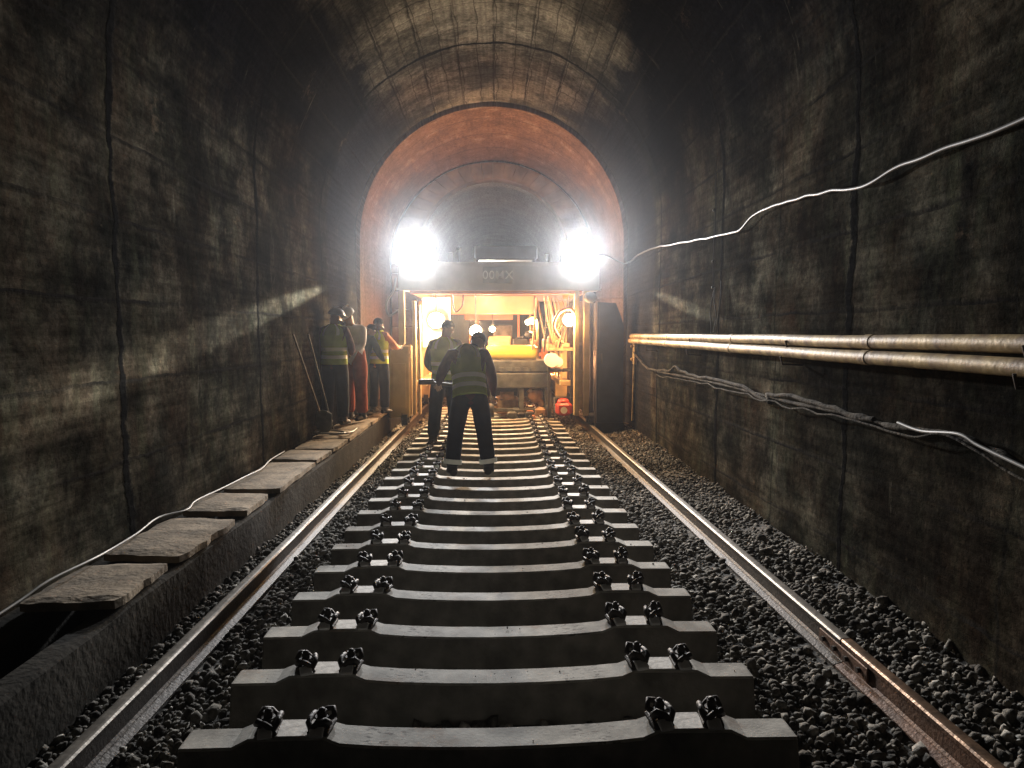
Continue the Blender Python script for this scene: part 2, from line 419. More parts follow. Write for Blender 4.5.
# loose ballast: every stone is real geometry
def icosa():
    p = (1+5**.5)/2
    v = np.array([(-1,p,0),(1,p,0),(-1,-p,0),(1,-p,0),(0,-1,p),(0,1,p),(0,-1,-p),(0,1,-p),(p,0,-1),(p,0,1),(-p,0,-1),(-p,0,1)], float)
    v /= np.linalg.norm(v[0])
    f = np.array([(0,11,5),(0,5,1),(0,1,7),(0,7,10),(0,10,11),(1,5,9),(5,11,4),(11,10,2),(10,7,6),(7,1,8),(3,9,4),(3,4,2),(3,2,6),(3,6,8),(3,8,9),(4,9,5),(2,4,11),(6,2,10),(8,6,7),(9,8,1)])
    return v, f
rng = np.random.default_rng(3)
SL0, SLS = 3.20, .597      # first sleeper, spacing
def ballast():
    P = []
    def fill(x0, x1, y0, y1, sp, r0, r1, lift=0.):
        nx, ny = int((x1-x0)/sp), int((y1-y0)/sp)
        gx, gy = np.meshgrid(np.linspace(x0, x1, nx), np.linspace(y0, y1, ny))
        x = gx.ravel()+rng.uniform(-.45, .45, gx.size)*sp; y = gy.ravel()+rng.uniform(-.45, .45, gx.size)*sp
        z = -.228 + np.where(x > 2., (x-2.)*.15, 0) + .025*np.sin(x*5.1+y*2.3)*np.sin(y*1.9-x*2) + rng.uniform(-.012, .022, x.size)+lift
        # heaped a little against the sleeper ends and the rails
        z += .05*np.exp(-((np.abs(x+.02)-1.52)/.12)**2)*(rng.random(x.size)*.8+.2)
        r = r0+(r1*1.2-r0)*rng.random(x.size)**1.7
        P.append(np.stack([x, y, z, r], 1))
    fill(-2.14, -1.36, 1.2, 16., .036, .015, .027)
    fill(1.34, 2.80, 1.2, 16., .036, .015, .027)
    fill(1.34, 2.80, 1.2, 7., .11, .024, .036, .018)
    fill(-2.14, -1.36, 1.2, 7., .11, .024, .036, .018)
    fill(-1.36, 1.34, 1.2, 7., .055, .020, .034)
    fill(-1.36, 1.34, 7., 16., .065, .022, .036)
    fill(-2.1, 2.7, 16., 24., .09, .03, .05)
    P = np.concatenate(P)
    # nothing inside the rails or the sleepers
    P = P[(np.abs(P[:, 0]+1.87-.004*P[:, 1]) > .085) & (np.abs(P[:, 0]-2.162+.014*P[:, 1]) > .085)]
    ph = np.abs((P[:, 1]-SL0+SLS/2) % SLS - SLS/2)
    P = P[~((ph < .135) & (np.abs(P[:, 0]+.015) < 1.34))]
    # a few chips thrown up on the sleepers
    k = rng.integers(0, 18, 220); q = np.stack([rng.uniform(-1.3, 1.3, 220), SL0+SLS*k+rng.uniform(-.07, .07, 220), np.full(220, .004), .003+.008*rng.random(220)**3], 1)
    q = q[(np.abs(q[:, 0]) < .58) | (np.abs(q[:, 0]) > 1.14)]; q[:, 2] -= np.where(np.abs(q[:, 0]) < .58, .012, 0.)
    P = np.concatenate([P, q])
    v, f = icosa(); N = len(P)
    V = np.repeat(v[None], N, 0)*rng.uniform(.62, 1.32, (N, 12, 1))
    V *= rng.uniform(.7, 1.25, (N, 1, 3))
    a = rng.uniform(0, 6.28, (3, N)); ca, sa = np.cos(a), np.sin(a)
    def rot(V, i, j, c, s):
        A = V[:, :, i]*c[:, None]-V[:, :, j]*s[:, None]; B = V[:, :, i]*s[:, None]+V[:, :, j]*c[:, None]
        V[:, :, i] = A; V[:, :, j] = B
    V[:, :, 2] *= .8
    rot(V, 0, 1, ca[0], sa[0]); rot(V, 1, 2, np.cos(a[1]*.1), np.sin(a[1]*.1)); rot(V, 0, 2, np.cos(a[2]*.1), np.sin(a[2]*.1))
    V = V*P[:, None, 3:4]+P[:, None, :3]
    F = (f[None]+(np.arange(N)*12)[:, None, None]).reshape(-1, 3)
    V = V.reshape(-1, 3)
    me = bpy.data.meshes.new('ballast')
    me.vertices.add(len(V)); me.vertices.foreach_set('co', V.astype(np.float32).ravel())
    me.loops.add(len(F)*3); me.loops.foreach_set('vertex_index', F.astype(np.int32).ravel())
    me.polygons.add(len(F)); me.polygons.foreach_set('loop_start', (np.arange(len(F))*3).astype(np.int32))
    me.update(calc_edges=True)
    at = me.attributes.new('tone', 'FLOAT', 'POINT'); at.data.foreach_set('value', np.repeat(rng.random(N), 12).astype(np.float32))
    me.materials.append(M['ballast'])
    o = bpy.data.objects.new('ballast', me); C.objects.link(o)
    tag(o, 'grey crushed stone ballast around the sleepers and rails', 'ballast', kind='stuff')
    print('stones', N)
ballast()

# ------------------------------------------------------------------ sleepers
def make_sleeper():
    root = thing('concrete_sleeper', 'x', 'sleeper', (-.015, SL0, 0), R(.55), 'concrete sleepers laid across the track bed')
    # stations along x: (x, top height, half top width)
    st = [(-1.345, -.004, .078), (-1.335, 0, .084), (-1.12, .002, .084), (-1.05, .034, .076), (-.73, .037, .076), (-.66, .010, .082), (-.5, -.004, .083), (-.25, -.014, .083), (0, -.018, .083)]
    st = st + [(-x, z, w) for (x, z, w) in st[-2::-1]]
    m = MB(); rings = []
    for (x, z, w) in st:
        wb = .125 if abs(x) > .6 else .112
        rings.append([(x, -wb, -.225), (x, -w-.012, z-.05), (x, -w-.003, z-.010), (x, -w+.006, z), (x, w-.006, z), (x, w+.003, z-.010), (x, w+.012, z-.05), (x, wb, -.225)])
    n = 8; vs = [p for r in rings for p in r]; fs = []
    for i in range(len(rings)-1):
        for k in range(n): j = (k+1) % n; fs.append((i*n+k, i*n+j, (i+1)*n+j, (i+1)*n+k))
    fs += [tuple(range(n-1, -1, -1)), tuple(range((len(rings)-1)*n, len(rings)*n))]
    fs = [f[::-1] for f in fs]
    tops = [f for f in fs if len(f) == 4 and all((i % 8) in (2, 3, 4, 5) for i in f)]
    m.add(vs, tops, 0); m.add(vs, [f for f in fs if f not in tops], 1); m.build('concrete_body', [M['sleeper'], M['sleeper_side_shade']], root)
    fm = MB()          # tension clip: guide plate, two spring coils and the toe loop
    fm.box(-.040, .040, -.062, .062, 0, .020, bev=.006)
    for s in (-1, 1):
        fm.tube([(.026, s*.052, .026), (.0, s*.060, .052), (-.028, s*.050, .060), (-.038, s*.030, .042), (-.020, s*.016, .030)], .0115, 7)
        fm.tube([(.026, s*.052, .026), (.040, s*.036, .045), (.040, s*.012, .048)], .0115, 7)
    fm.tube([(.040, -.014, .048), (.040, .014, .048)], .0115, 7)
    bm_ = MB(); bm_.tube([(0, 0, .018), (0, 0, .074)], .012, 8); bm_.tube([(0, 0, .046), (0, 0, .053)], .026, 12)
    bm_.tube([(0, 0, .053), (0, 0, .076)], .0185, 6, smooth=False); bm_.ell((0, 0, .076), (.014, .014, .010), 8, 4, z0=0)
    im = MB(); im.box(-.026, .026, -.023, .023, -.007, .007, bev=.004)
    pm = MB(); pm.box(-.074, .074, -.071, .071, 0, .006, bev=.002)
    for s in (-1, 1):
        pd = pm.build('rail_pad', M['slab_pad'], root, (s*.865, 0, .0365))
        for q in (-1, 1):
            fo = fm.build('rail_fastener', M['iron'], root, (s*.865+q*.117, 0, .034))
            if q > 0: fo.rotation_euler = (0, 0, math.pi)
            bm_.build('bolt', M['iron'], fo); ins = im.build('insulator', M['nylon'], fo, (0, .070 if q > 0 else -.070, .022)); ins.rotation_euler = (R(-24 if q > 0 else 24), 0, R(8))
            fo.scale = (1.18, 1.12, 1.25)
    return root
M['slab_pad'] = mat('rail_seat_pad', (.72, .70, .66), .8, var=.2, scale=20, bump=.15)
proto = make_sleeper()
ordinals = ['nearest', 'second', 'third', 'fourth', 'fifth', 'sixth', 'seventh', 'eighth', 'ninth', 'tenth', 'eleventh', 'twelfth',
            'thirteenth', 'fourteenth', 'fifteenth', 'sixteenth', 'seventeenth', 'eighteenth', 'nineteenth', 'twentieth', 'twenty-first',
            'twenty-second', 'twenty-third', 'twenty-fourth', 'twenty-fifth', 'twenty-sixth']
for k in range(26):
    o = proto if k == 0 else copy_tree(proto)
    y = SL0+SLS*k
    o.location = (-.015+random.uniform(-.012, .012)*(k > 0), y+random.uniform(-.012, .012)*(k > 0), random.uniform(-.004, .004))
    o.rotation_euler = (random.uniform(-.01, .01), random.uniform(-.002, .002), R(.55)+random.uniform(-.004, .004))
    for ch in o.children:
        if ch.name.startswith('rail_fastener'): ch.rotation_euler.z += random.uniform(-.16, .16); ch.scale.z *= random.uniform(.88, 1.12)
    if k == 0: lb = 'grey concrete sleeper with four black rail clips, nearest to the viewer at the bottom edge'
    elif k == 10: lb = 'grey concrete sleeper under the boots of the bending worker, eleventh from the viewer'
    elif k < 19: lb = 'grey concrete sleeper with black rail clips, %s from the viewer' % ordinals[k]
    else: lb = 'warmly lit concrete sleeper with black clips, under the gantry, %s from the viewer' % ordinals[k]
    o['label'] = lb

# ------------------------------------------------------------------ guide rails
def rail(name, x, y0, y1, label, mats, joint=None, rz=0.):
    h = .172; zb = -.215
    pr = [(-.072, 0), (.072, 0), (.072, .011), (.020, .026), (.009, .040), (.009, .125), (.034, .136), (.036, .160), (.028, .170), (.016, h),
          (-.016, h), (-.028, .170), (-.036, .160), (-.034, .136), (-.009, .125), (-.009, .040), (-.020, .026), (-.072, .011)]
    mi = [0]*18
    for i in (7, 8, 9, 10, 11): mi[i] = 1
    m = MB(); m.prism([(px, pz+zb) for px, pz in pr], y0, y1, 'y', mi)
    o = m.build('rail', mats)
    if joint is None:
        o.location = (x, 0, 0); o.name = name; o.rotation_euler = (0, 0, rz)
        tag(o, label, 'rail', 'long guide rails lying on the ballast'); return o
    root = thing(name, label, 'rail', (x, 0, 0), rz, 'long guide rails lying on the ballast')
    o.parent = root; o.name = 'rail_bar'
    for s in (-1, 1):
        f = MB(); x0, x1 = sorted((s*.012, s*.030)); f.box(x0, x1, joint-.30, joint+.30, zb+.036, zb+.122, bev=.005)
        fo = f.build('fishplate', M['railrust'], root)
        for k in range(4):
            bb = MB(); yb = joint-.22+k*.1467
            bb.tube([(s*.030, yb, zb+.08), (s*.050, yb, zb+.08)], .016, 6, smooth=False); bb.build('bolt', M['iron'], fo)
    return root
rail('guide_rail', -1.87, -5., 40., 'long dark steel rail lying on ballast left of the sleepers', [M['railside'], M['railtop']], None, -.004)
rail('guide_rail', 2.163, -5., 4.295, 'rust brown rail length at the bottom right corner', [M['railrust'], M['railtop2']], 4.30, .014)
rail('guide_rail', 2.160, 4.305, 30., 'long dark rail with a shiny edge running right of the sleepers to the gantry', [M['railside'], M['railtop']], None, .014)

# ------------------------------------------------------------------ drain channel and slabs, left
ch = MB()
def wavy_wall(m, x0, x1, y0, y1, z0, z1, step=.35):
    n = int((y1-y0)/step)
    rings = []
    for i in range(n+1):
        y = y0+(y1-y0)*i/n; a = noise.noise(Vector((x0, y*1.3, 1)))*.018; c = noise.noise(Vector((x0, y*1.7, 5)))*.022
        rings.append([(x0+a, y, z0), (x1+a, y, z0), (x1+a+.01*c, y, z1-.02+c), (x1+a-.02, y, z1+c), (x0+a+.015, y, z1+c), (x0+a, y, z1-.015+c)])
    vs = [p for r in rings for p in r]; fs = []
    for i in range(n):
        for k in range(6): j = (k+1) % 6; fs.append((i*6+k, (i+1)*6+k, (i+1)*6+j, i*6+j))
    fs += [tuple(range(6)), tuple(range(n*6+5, n*6-1, -1))]
    m.add(vs, fs)
wavy_wall(ch, -2.31, -2.16, -4., 30., -.40, .175)
wavy_wall(ch, -2.93, -2.60, -4., 30., -.40, .150)
tag(ch.build('drain_channel', M['kerb']), 'low concrete drain channel along the foot of the left wall', 'drain')
slabs = [(4.20, 4.92, -2.67, -2.12, 1.0, -1.2, 'cracked brown drain slab nearest the viewer, at the open end of the channel'),
         (5.12, 6.15, -2.66, -2.11, -1.4, 1.2, 'second drain slab from the viewer, skewed under the thin white cable'),
         (6.42, 7.15, -2.68, -2.12, 2.2, .6, 'third drain slab from the viewer, with its edge jutting over the channel'),
         (7.35, 8.90, -2.66, -2.10, .4, -.5, 'long fourth drain slab from the viewer, where the cable reaches the wall'),
         (9.10, 9.85, -2.67, -2.12, -1.0, .8, 'fifth drain slab from the viewer, short and dark'),
         (9.97, 10.9, -2.66, -2.11, .7, -.4, 'sixth drain slab from the viewer, before the leaning shovel'),
         (11.0, 12.0, -2.67, -2.10, -.4, .3, 'drain slab under the leaning shovel and white hose'),
         (12.04, 13.0, -2.66, -2.11, .3, 0, 'drain slab under the boots of the worker in the striped olive vest'),
         (13.04, 14.0, -2.67, -2.10, -.3, .2, 'warmly lit drain slab under the worker in the pale shirt'),
         (14.04, 15.2, -2.66, -2.11, .2, 0, 'warmly lit drain slab beside the left leg of the gantry')]
for i, (y0, y1, x0, x1, rz, ry, lb) in enumerate(slabs):
    m = MB(); w, d = (x1-x0), (y1-y0); nx, ny = 8, 10; vs = []
    for lay in (0, 1):
        for j in range(ny+1):
            for k in range(nx+1):
                px, py = -w/2+w*k/nx, -d/2+d*j/ny
                e = 1 if (k in (0, nx) or j in (0, ny)) else 0
                px += e*noise.noise(Vector((px*9+i*7, py*9, 2)))*.022; py += e*noise.noise(Vector((px*9+i*7, py*9, 7)))*.022
                if k in (0, nx) and j in (0, ny): px *= .97; py *= .975
                z = (.058 + noise.noise(Vector((px*5+i*5, py*5, 0)))*.008 - e*.010) if lay else 0.
                vs.append((px, py, z))
    q = (nx+1)*(ny+1); fs = []
    for j in range(ny):
        for k in range(nx):
            a = j*(nx+1)+k; fs.append((a+q, a+1+q, a+nx+2+q, a+nx+1+q)); fs.append((a, a+nx+1, a+nx+2, a+1))
    for k in range(nx):
        fs.append((k, k+1, k+1+q, k+q)); a = ny*(nx+1)+k; fs.append((a+1, a, a+q, a+1+q))
    for j in range(ny):
        a = j*(nx+1); fs.append((a+nx+1, a, a+q, a+nx+1+q)); a += nx; fs.append((a, a+nx+1, a+nx+1+q, a+q))
    m.add(vs, fs, 0)
    o = m.build('drain_slab', M['slab'], None, ((x0+x1)/2-.05, (y0+y1)/2, .197+abs(math.sin(R(ry)))*.2))
    o.rotation_euler = (0, R(ry), R(rz)); tag(o, lb, 'slab', 'concrete slabs covering the drain')

# ------------------------------------------------------------------ pipes and cables
def smooth_pts(pts, k=6):
    out = []
    P = [Vector(p) for p in pts]; P = [P[0]]+P+[P[-1]]
    for i in range(1, len(P)-2):
        for j in range(k):
            t = j/k; a, b_, c, d = P[i-1], P[i], P[i+1], P[i+2]
            out.append(.5*((2*b_)+(c-a)*t+(2*a-5*b_+4*c-d)*t*t+(3*b_-a-3*c+d)*t**3))
    out.append(P[-2]); return out
RW = TC+2.79                 # right wall face
def wall_pipe(z, x, r, label, y1, dz=0.):
    root = thing('wall_pipe', label, 'pipe', (x, 0, z), 0, 'pipes running along the right wall')
    pts = [(noise.noise(Vector((y*.5, z, 0)))*.012, y, noise.noise(Vector((y*.45, z, 4)))*.018+dz*y) for y in np.arange(-3., y1, .3)]
    m = MB(); m.tube(pts, r, 14); m.build('pipe_run', M['pipe'], root)
    for y in (2.1, 5.2, 8.25, 11.3):
        c = MB(); c.tube([(noise.noise(Vector((y*.5, z, 0)))*.012, y+q, noise.noise(Vector((y*.45, z, 4)))*.018+dz*y) for q in (-.05, .05)], r*1.09, 14)
        c.build('coupling', M['pipe'], root)
    return root
wall_pipe(1.715, RW-.085, .050, 'upper dull golden metal pipe on the right wall', 14.7, .0015)
wall_pipe(1.590, RW-.110, .050, 'lower dull golden metal pipe on the right wall', 14.7, .004)
for i, y in enumerate((3.6, 6.6, 9.9, 12.6)):
    m = MB()
    m.tube([(RW+.02, y, 1.50), (RW-.17, y, 1.51), (RW-.185, y, 1.58)], .010, 6)
    m.tube([(RW+.02, y, 1.655), (RW-.13, y, 1.66), (RW-.145, y, 1.72)], .010, 6)
    tag(m.build('pipe_bracket', M['bracket']), ['rusty bracket under the pipes at the right edge of the picture',
        'rusty bracket under the pipes by the wide black wall seam', 'rusty bracket under the pipes just below the hanging wire',
        'rusty bracket under the pipes, closest to the gantry'][i], 'bracket', 'brackets holding the wall pipes')

def cable(name, pts, r, m, label, cat='cable', k=6, seg=7, jitter=0.):
    p = smooth_pts(pts, k)
    if jitter: p = [q+Vector((0, 0, noise.noise(q*3)*jitter)) for q in p]
    b_ = MB(); b_.tube(p, r, seg); o = b_.build(name, m); tag(o, label, cat); return o
def wl(px, py, xw):       # a point of the right wall seen at that pixel
    Y = xw*744/(px-495); return (xw, Y, 1.77-(py-335)/744*Y)
XW = RW-.02
cable('power_cable', [(1.92, 15.2, 3.30), (2.25, 15.5, 3.42)] + [wl(px, py, XW) for px, py in ((624, 264), (640, 254), (660, 247), (690, 242), (722, 235), (737, 232), (752, 217), (775, 206), (800, 199), (826, 193), (845, 190), (862, 186), (886, 174), (915, 160), (950, 148), (985, 136), (1024, 118), (1100, 92))] + [(XW, 2.3, 2.75), (XW, 0, 2.7)],
      .014, M['cable'], 'pale grey cable looping along the right wall towards the right lamp', jitter=.02)
# thin wire hanging down the wall by the pour joint
w = MB(); Yw = 9.25; zc = 1.77
w.tube(smooth_pts([(XW+.0, Yw, 3.95), (XW, Yw-.02, 3.3), (XW-.01, Yw, 2.75), (XW, Yw+.01, 2.35)], 5), .006, 5)
w.tube(smooth_pts([(XW, Yw-.05, 2.36), (XW-.02, Yw+.05, 2.1), (XW-.01, Yw+.04, 1.85), (XW-.02, Yw+.02, 1.72)], 5), .008, 5)
w.tube(smooth_pts([(XW, Yw-.05, 2.36), (XW-.02, Yw-.10, 2.2), (XW-.01, Yw-.16, 2.0), (XW-.02, Yw-.09, 1.80)], 5), .008, 5)
w.tube(smooth_pts([(XW, Yw-.3, 2.42), (XW-.02, Yw-.36, 2.2), (XW-.03, Yw-.25, 1.9), (XW-.02, Yw-.16, 1.78)], 5), .007, 5)
for z in (3.31, 2.68, 2.36): w.ell((XW-.012, Yw, z), (.02, .02, .022), 8, 5)
tag(w.build('hanging_wire', M['cable']), 'thin pale wire hanging down the right wall to the pipes with loops', 'wire')
# crusted hose under the pipes
hp = [wl(px, py, XW-.03) for px, py in ((634, 352), (646, 366), (668, 372), (676, 366), (690, 376), (730, 382), (772, 400))] 
cable('crusted_hose', hp + [wl(772, 392, XW-.03), wl(830, 406, XW-.03), wl(880, 418, XW-.03)], .020, M['crust'], 'lime crusted hose sagging below the pipes near the gantry', 'hose', jitter=.05)
ls = MB()
p = smooth_pts([wl(px, py, XW-.02) for px, py in ((660, 372), (720, 384), (790, 402), (860, 416), (900, 428), (960, 436), (1024, 462), (1120, 505))] + [(XW-.02, 1.0, 1.12)], 10)
rr = [.013+abs(noise.noise(q*4.5))*.045 for q in p]
ls.tube(p, rr, 9, flat=.7)
p2 = [q+Vector((-.04, 0, -.035+noise.noise(q*3+Vector((9, 0, 0)))*.05)) for q in p]
ls.tube(p2, .008, 6)
tag(ls.build('cable_bundle', M['crust']), 'dirty crusted cable bundle lying on the ledge line of the right wall', 'cable')
cable('ledge_cable', [wl(px, py, XW-.05) for px, py in ((905, 424), (930, 433), (968, 436), (990, 448), (1024, 464), (1080, 490))], .011, M['rope'], 'clean pale cable end crossing the ledge at the right edge', 'cable')
cable('ground_cable', [(-2.75, 2.4, .19), (-2.74, 3.3, .20), (-2.69, 4.1, .265), (-2.66, 4.4, .310), (-2.62, 4.8, .315), (-2.66, 5.1, .29), (-2.66, 5.5, .300), (-2.70, 5.95, .31), (-2.60, 6.25, .30), (-2.66, 6.6, .30), (-2.63, 7.2, .295), (-2.60, 7.7, .300), (-2.58, 8.2, .296), (-2.66, 8.8, .295), (-2.72, 9.6, .27)],
      .0075, M['rope'], 'thin white cable lying across the drain slabs along the left wall', jitter=.0)
cable('white_hose', [(-2.45, 11.0, .30), (-2.25, 11.05, .31), (-2.35, 11.35, .30), (-2.62, 11.30, .33), (-2.68, 11.0, .32), (-2.45, 10.9, .33), (-2.20, 11.2, .30), (-2.18, 11.7, .30)],
      .016, M['rope'], 'short white hose coiled on the slab at the boots of the left worker', 'hose')

# tools against the left wall
t = thing('shovel', 'long handled shovel leaning on the left wall beside the workers', 'shovel', (-2.60, 11.25, .29))
m = MB(); m.tube([(-.01, -.12, .30), (-.215, -.80, 1.50)], .016, 7); m.build('handle', M['wood'], t)
m = MB(); tf = Matrix.Rotation(R(10), 4, 'Y') @ Matrix.Rotation(R(24), 4, 'X')
m.prism([(-.11, .36), (-.125, .12), (-.08, .03), (0, 0), (.08, .03), (.125, .12), (.11, .36), (.03, .40), (-.03, .40)], -.006, .006, 'y', tf=tf); m.build('blade', M['steel'], t)
m = MB(); m.tube([(-2.55, 11.7, .285), (-2.80, 11.25, 1.78)], .014, 7); tag(m.build('pry_bar', M['steel']), 'slim steel pry bar leaning on the left wall behind the shovel', 'pry bar')

# ------------------------------------------------------------------ the gantry
G = thing('track_gantry', 'large beige gantry machine straddling the track on the guide rails, two glaring lamps on top', 'gantry', (0, 15., -.043))
def part(name, m, material, parent=G): return m.build(name, material, parent)
Z = .043
# front and rear portal beams
m = MB(); m.box(-1.93, 2.10, -.02, .40, 2.66+Z, 3.22+Z, bev=.02); m.box(-1.96, 2.13, -.06, -.022, 3.16+Z, 3.22+Z); m.box(-1.96, 2.13, -.05, -.022, 2.66+Z, 2.71+Z)
for x in (-1.2, -.55, .65, 1.25): m.box(x-.012, x+.012, -.045, -.021, 2.72+Z, 3.15+Z)
part('crossbeam', m, M['gantrygrey'])
m = MB(); m.box(-1.70, 1.75, -.03, .02, 2.585+Z, 2.655+Z, bev=.01); m.box(-1.70, 1.75, .06, .30, 2.60+Z, 2.655+Z); part('lintel_strip', m, M['gantryred'])
m = MB(); m.box(-1.15, .95, 2.2, 2.5, 2.25+Z, 2.68+Z, bev=.02); part('inner_beam', m, M['gantryred'])
m = MB(); m.box(-.75, .45, 3.6, 3.85, 2.15+Z, 2.5+Z, bev=.02); part('inner_beam', m, M['gantryred'])
m = MB(); m.box(-1.93, 2.10, 4.6, 5.0, 2.66+Z, 3.22+Z, bev=.02); part('crossbeam', m, M['gantrygrey'])
for x0, x1 in ((-1.93, -1.62), (1.78, 2.09)):
    m = MB(); m.box(x0, x1, .405, 4.595, 2.72+Z, 3.05+Z, bev=.02); part('side_beam', m, M['gantry'])
# left leg: broad lower box, narrower upper post, bright inner channel
m = MB(); m.box(-2.12, -1.70, -.10, .35, .16, 1.56+Z, bev=.025); m.box(-1.93, -1.82, -.02, .20, 1.57+Z, 2.655+Z, bev=.015)
m.box(-2.13, -1.69, -.125, -.102, 1.38, 1.44); m.box(-2.05, -1.78, -.115, -.102, .35, 1.25, bev=.01)
part('leg', m, M['gantry'])
m = MB(); m.box(-1.66, -1.60, -.03, .26, .20, 2.50, bev=.01); m.box(-1.55, -1.50, .02, .20, .20, 2.42, bev=.01); part('guide_post', m, M['gantry'])
# right leg: paired posts with a plate behind
m = MB(); m.box(1.60, 1.70, -.04, .14, .18, 2.655+Z, bev=.012); m.box(1.78, 1.90, -.05, .14, .18, 2.655+Z, bev=.012); m.box(1.64, 1.86, .16, .22, .30, 2.5, bev=.01)
for z in (.5, 1.05, 1.6, 2.1): m.box(1.70, 1.78, .0, .10, z, z+.06)
part('leg', m, M['gantry'])
m = MB(); m.box(1.925, 1.985, -.02, .20, .22, 2.60, bev=.01); part('guide_post', m, M['bracket'])
for sx in (-1.86, 1.76):
    m = MB(); m.box(sx-.15, sx+.15, 4.6, 4.95, .16, 2.655+Z, bev=.02); part('leg', m, M['gantry'])
# wheels on the guide rails
for sx in (-1.81, 1.945):
    for y in (-.02, .36, 4.62, 4.98):
        m = MB()
        m.tube([(sx-.05, y, .125), (sx+.05, y, .125)], .125, 20); m.tube([(sx-.062, y, .125), (sx-.05, y, .125)], .15, 20) if sx < 0 else m.tube([(sx+.05, y, .125), (sx+.062, y, .125)], .15, 20)
        m.tube([(sx-.08, y, .125), (sx+.08, y, .125)], .035, 10); part('wheel', m, M['darksteel'])
# radiator box and small fittings on the roof
m = MB(); m.box(-.42, .86, .02, .36, 3.275+Z, 3.55+Z, bev=.03)
for k in range(11): m.box(-.36+k*.11, -.30+k*.11, .004, .019, 3.31+Z, 3.51+Z)
for x in (-.35, .78): m.box(x-.03, x+.03, .06, .3, 3.22+Z, 3.274+Z)
part('roof_radiator', m, M['darksteel'])
m = MB(); m.tube([(-.72, .1, 3.22+Z), (-.72, .1, 3.50+Z)], .03, 10); m.ell((-.72, .1, 3.50+Z), (.05, .05, .04)); m.box(-.95, -.84, .05, .18, 3.22+Z, 3.42+Z, bev=.01); m.tube([(1.05, .1, 3.22+Z), (1.05, .1, 3.40+Z)], .035, 10)
part('roof_fitting', m, M['darksteel'])
# number plate
m = MB(); m.box(-.24, .36, -.066, -.047, 2.80+Z, 3.12+Z, bev=.006); pl = part('number_plate', m, M['plate'])
cu = bpy.data.curves.new('plate_text', 'FONT'); cu.body = '00MX'; cu.size = .235; cu.extrude = .004; cu.align_x = 'CENTER'; cu.align_y = 'CENTER'; cu.offset = .002; cu.space_character = 1.08
tmp = bpy.data.objects.new('plate_text', cu); C.objects.link(tmp)
bpy.context.view_layer.update(); dg = bpy.context.evaluated_depsgraph_get()
tm = bpy.data.meshes.new_from_object(tmp.evaluated_get(dg)); bpy.data.objects.remove(tmp)
tm.materials.clear(); tm.materials.append(M['letter'])
to = bpy.data.objects.new('lettering', tm); C.objects.link(to); to.parent = pl; to.rotation_euler = (R(90), 0, 0); to.location = (.06, -.073, 2.955+Z)
# the two glaring lamps
AIM = R(11)
def flood(x, z, power, aim=0.):
    h = MB(); h.ell((x, .10, z), (.33, .20, .37), 22, 10); h.tube([(x, .10, 3.20+Z), (x, .10, z-.25)], .035, 10)
    h.tube([(x-.36, .05, z), (x-.38, .05, z-.36), (x, .06, z-.43), (x+.38, .05, z-.36), (x+.36, .05, z)], .016, 8)
    ho = part('floodlight', h, M['darksteel'])
    d = MB(); d.ell((x, -.03, z), (.35, .22, .40), 28, 14); d.build('glare_globe', M['glare'], ho)  # lamp face drawn out to a globe, its glare put into the shape
    L = bpy.data.lights.new('flood_beam', 'SPOT'); L.energy = power; L.spot_size = R(74); L.spot_blend = 1.; L.shadow_soft_size = .22; L.color = (.97, .98, 1.)
    lo = bpy.data.objects.new('flood_beam', L); C.objects.link(lo); lo.parent = ho; lo.location = (x, -.50, z)
    lo.rotation_euler = (R(90-9), 0, R(180)+aim)
    return ho
flood(-1.53, 3.40+Z, 3400, AIM); flood(1.69, 3.37+Z, 3200, -AIM)
def streak(src, wx, y0, z0, y1, z1, energy, size, squash):  # added sheet-like spots that lay a pale streak on each wall
    src = Vector(src)
    a = (Vector((wx, y0, z0))-src).normalized(); b_ = (Vector((wx, y1, z1))-src).normalized()
    zc_ = -(a+b_).normalized(); yv = a.cross(b_).normalized(); xv = yv.cross(zc_).normalized()
    L = bpy.data.lights.new('added_streak_beam', 'SPOT'); L.energy = energy; L.spot_size = R(size); L.spot_blend = .7; L.shadow_soft_size = .03; L.color = (1., .97, .86)
    lo = bpy.data.objects.new('added_streak_beam', L); C.objects.link(lo); lo.parent = G
    m3 = Matrix((xv, yv*squash, zc_)).transposed().to_4x4(); m3.translation = src-Vector((0, 15., -.043)); lo.matrix_local = m3
streak((1.69, 14.45, 3.40), -2.87, 11.8, 2.42, 4.0, 1.22, 9000, 64, .038)
streak((-1.53, 14.45, 3.40), 2.77, 13.0, 2.50, 8.5, 1.85, 4500, 40, .05)
# lamps inside the portal
def inner_lamp(x, y, z, r, power, col, material, hood=True):
    h = MB(); h.tube([(x, y+.05, z+r), (x, y+.05, 2.70)], .014, 6)
    if hood: h.ell((x, y+.06, z), (r*1.15, r*.8, r*1.15), 14, 8)
    else: h.tube([(x, y, z+r*.6), (x, y, z+r*1.6)], r*.5, 8)
    ho = part('work_or_added_lamp', h, M['darksteel'])
    d = MB(); d.ell((x, y, z), (r, r*.7 if hood else r, r), 16, 9); d.build('bulb', material, ho)
    L = bpy.data.lights.new('bulb_light', 'POINT'); L.energy = power; L.color = col; L.shadow_soft_size = r
    lo = bpy.data.objects.new('bulb_light', L); C.objects.link(lo); lo.parent = ho; lo.location = (x, y-r-.10, z-.02)
inner_lamp(-1.24, .75, 2.12, .17, 420, (1., .72, .40), M['bulbwhite'])
inner_lamp(-.42, 1.3, 1.90, .13, 300, (1., .50, .20), M['bulb'])
inner_lamp(-.06, 2.2, 1.95, .07, 90, (1., .50, .20), M['bulb'], False)
inner_lamp(.90, 2.0, 2.12, .08, 160, (1., .50, .20), M['bulb'], False)
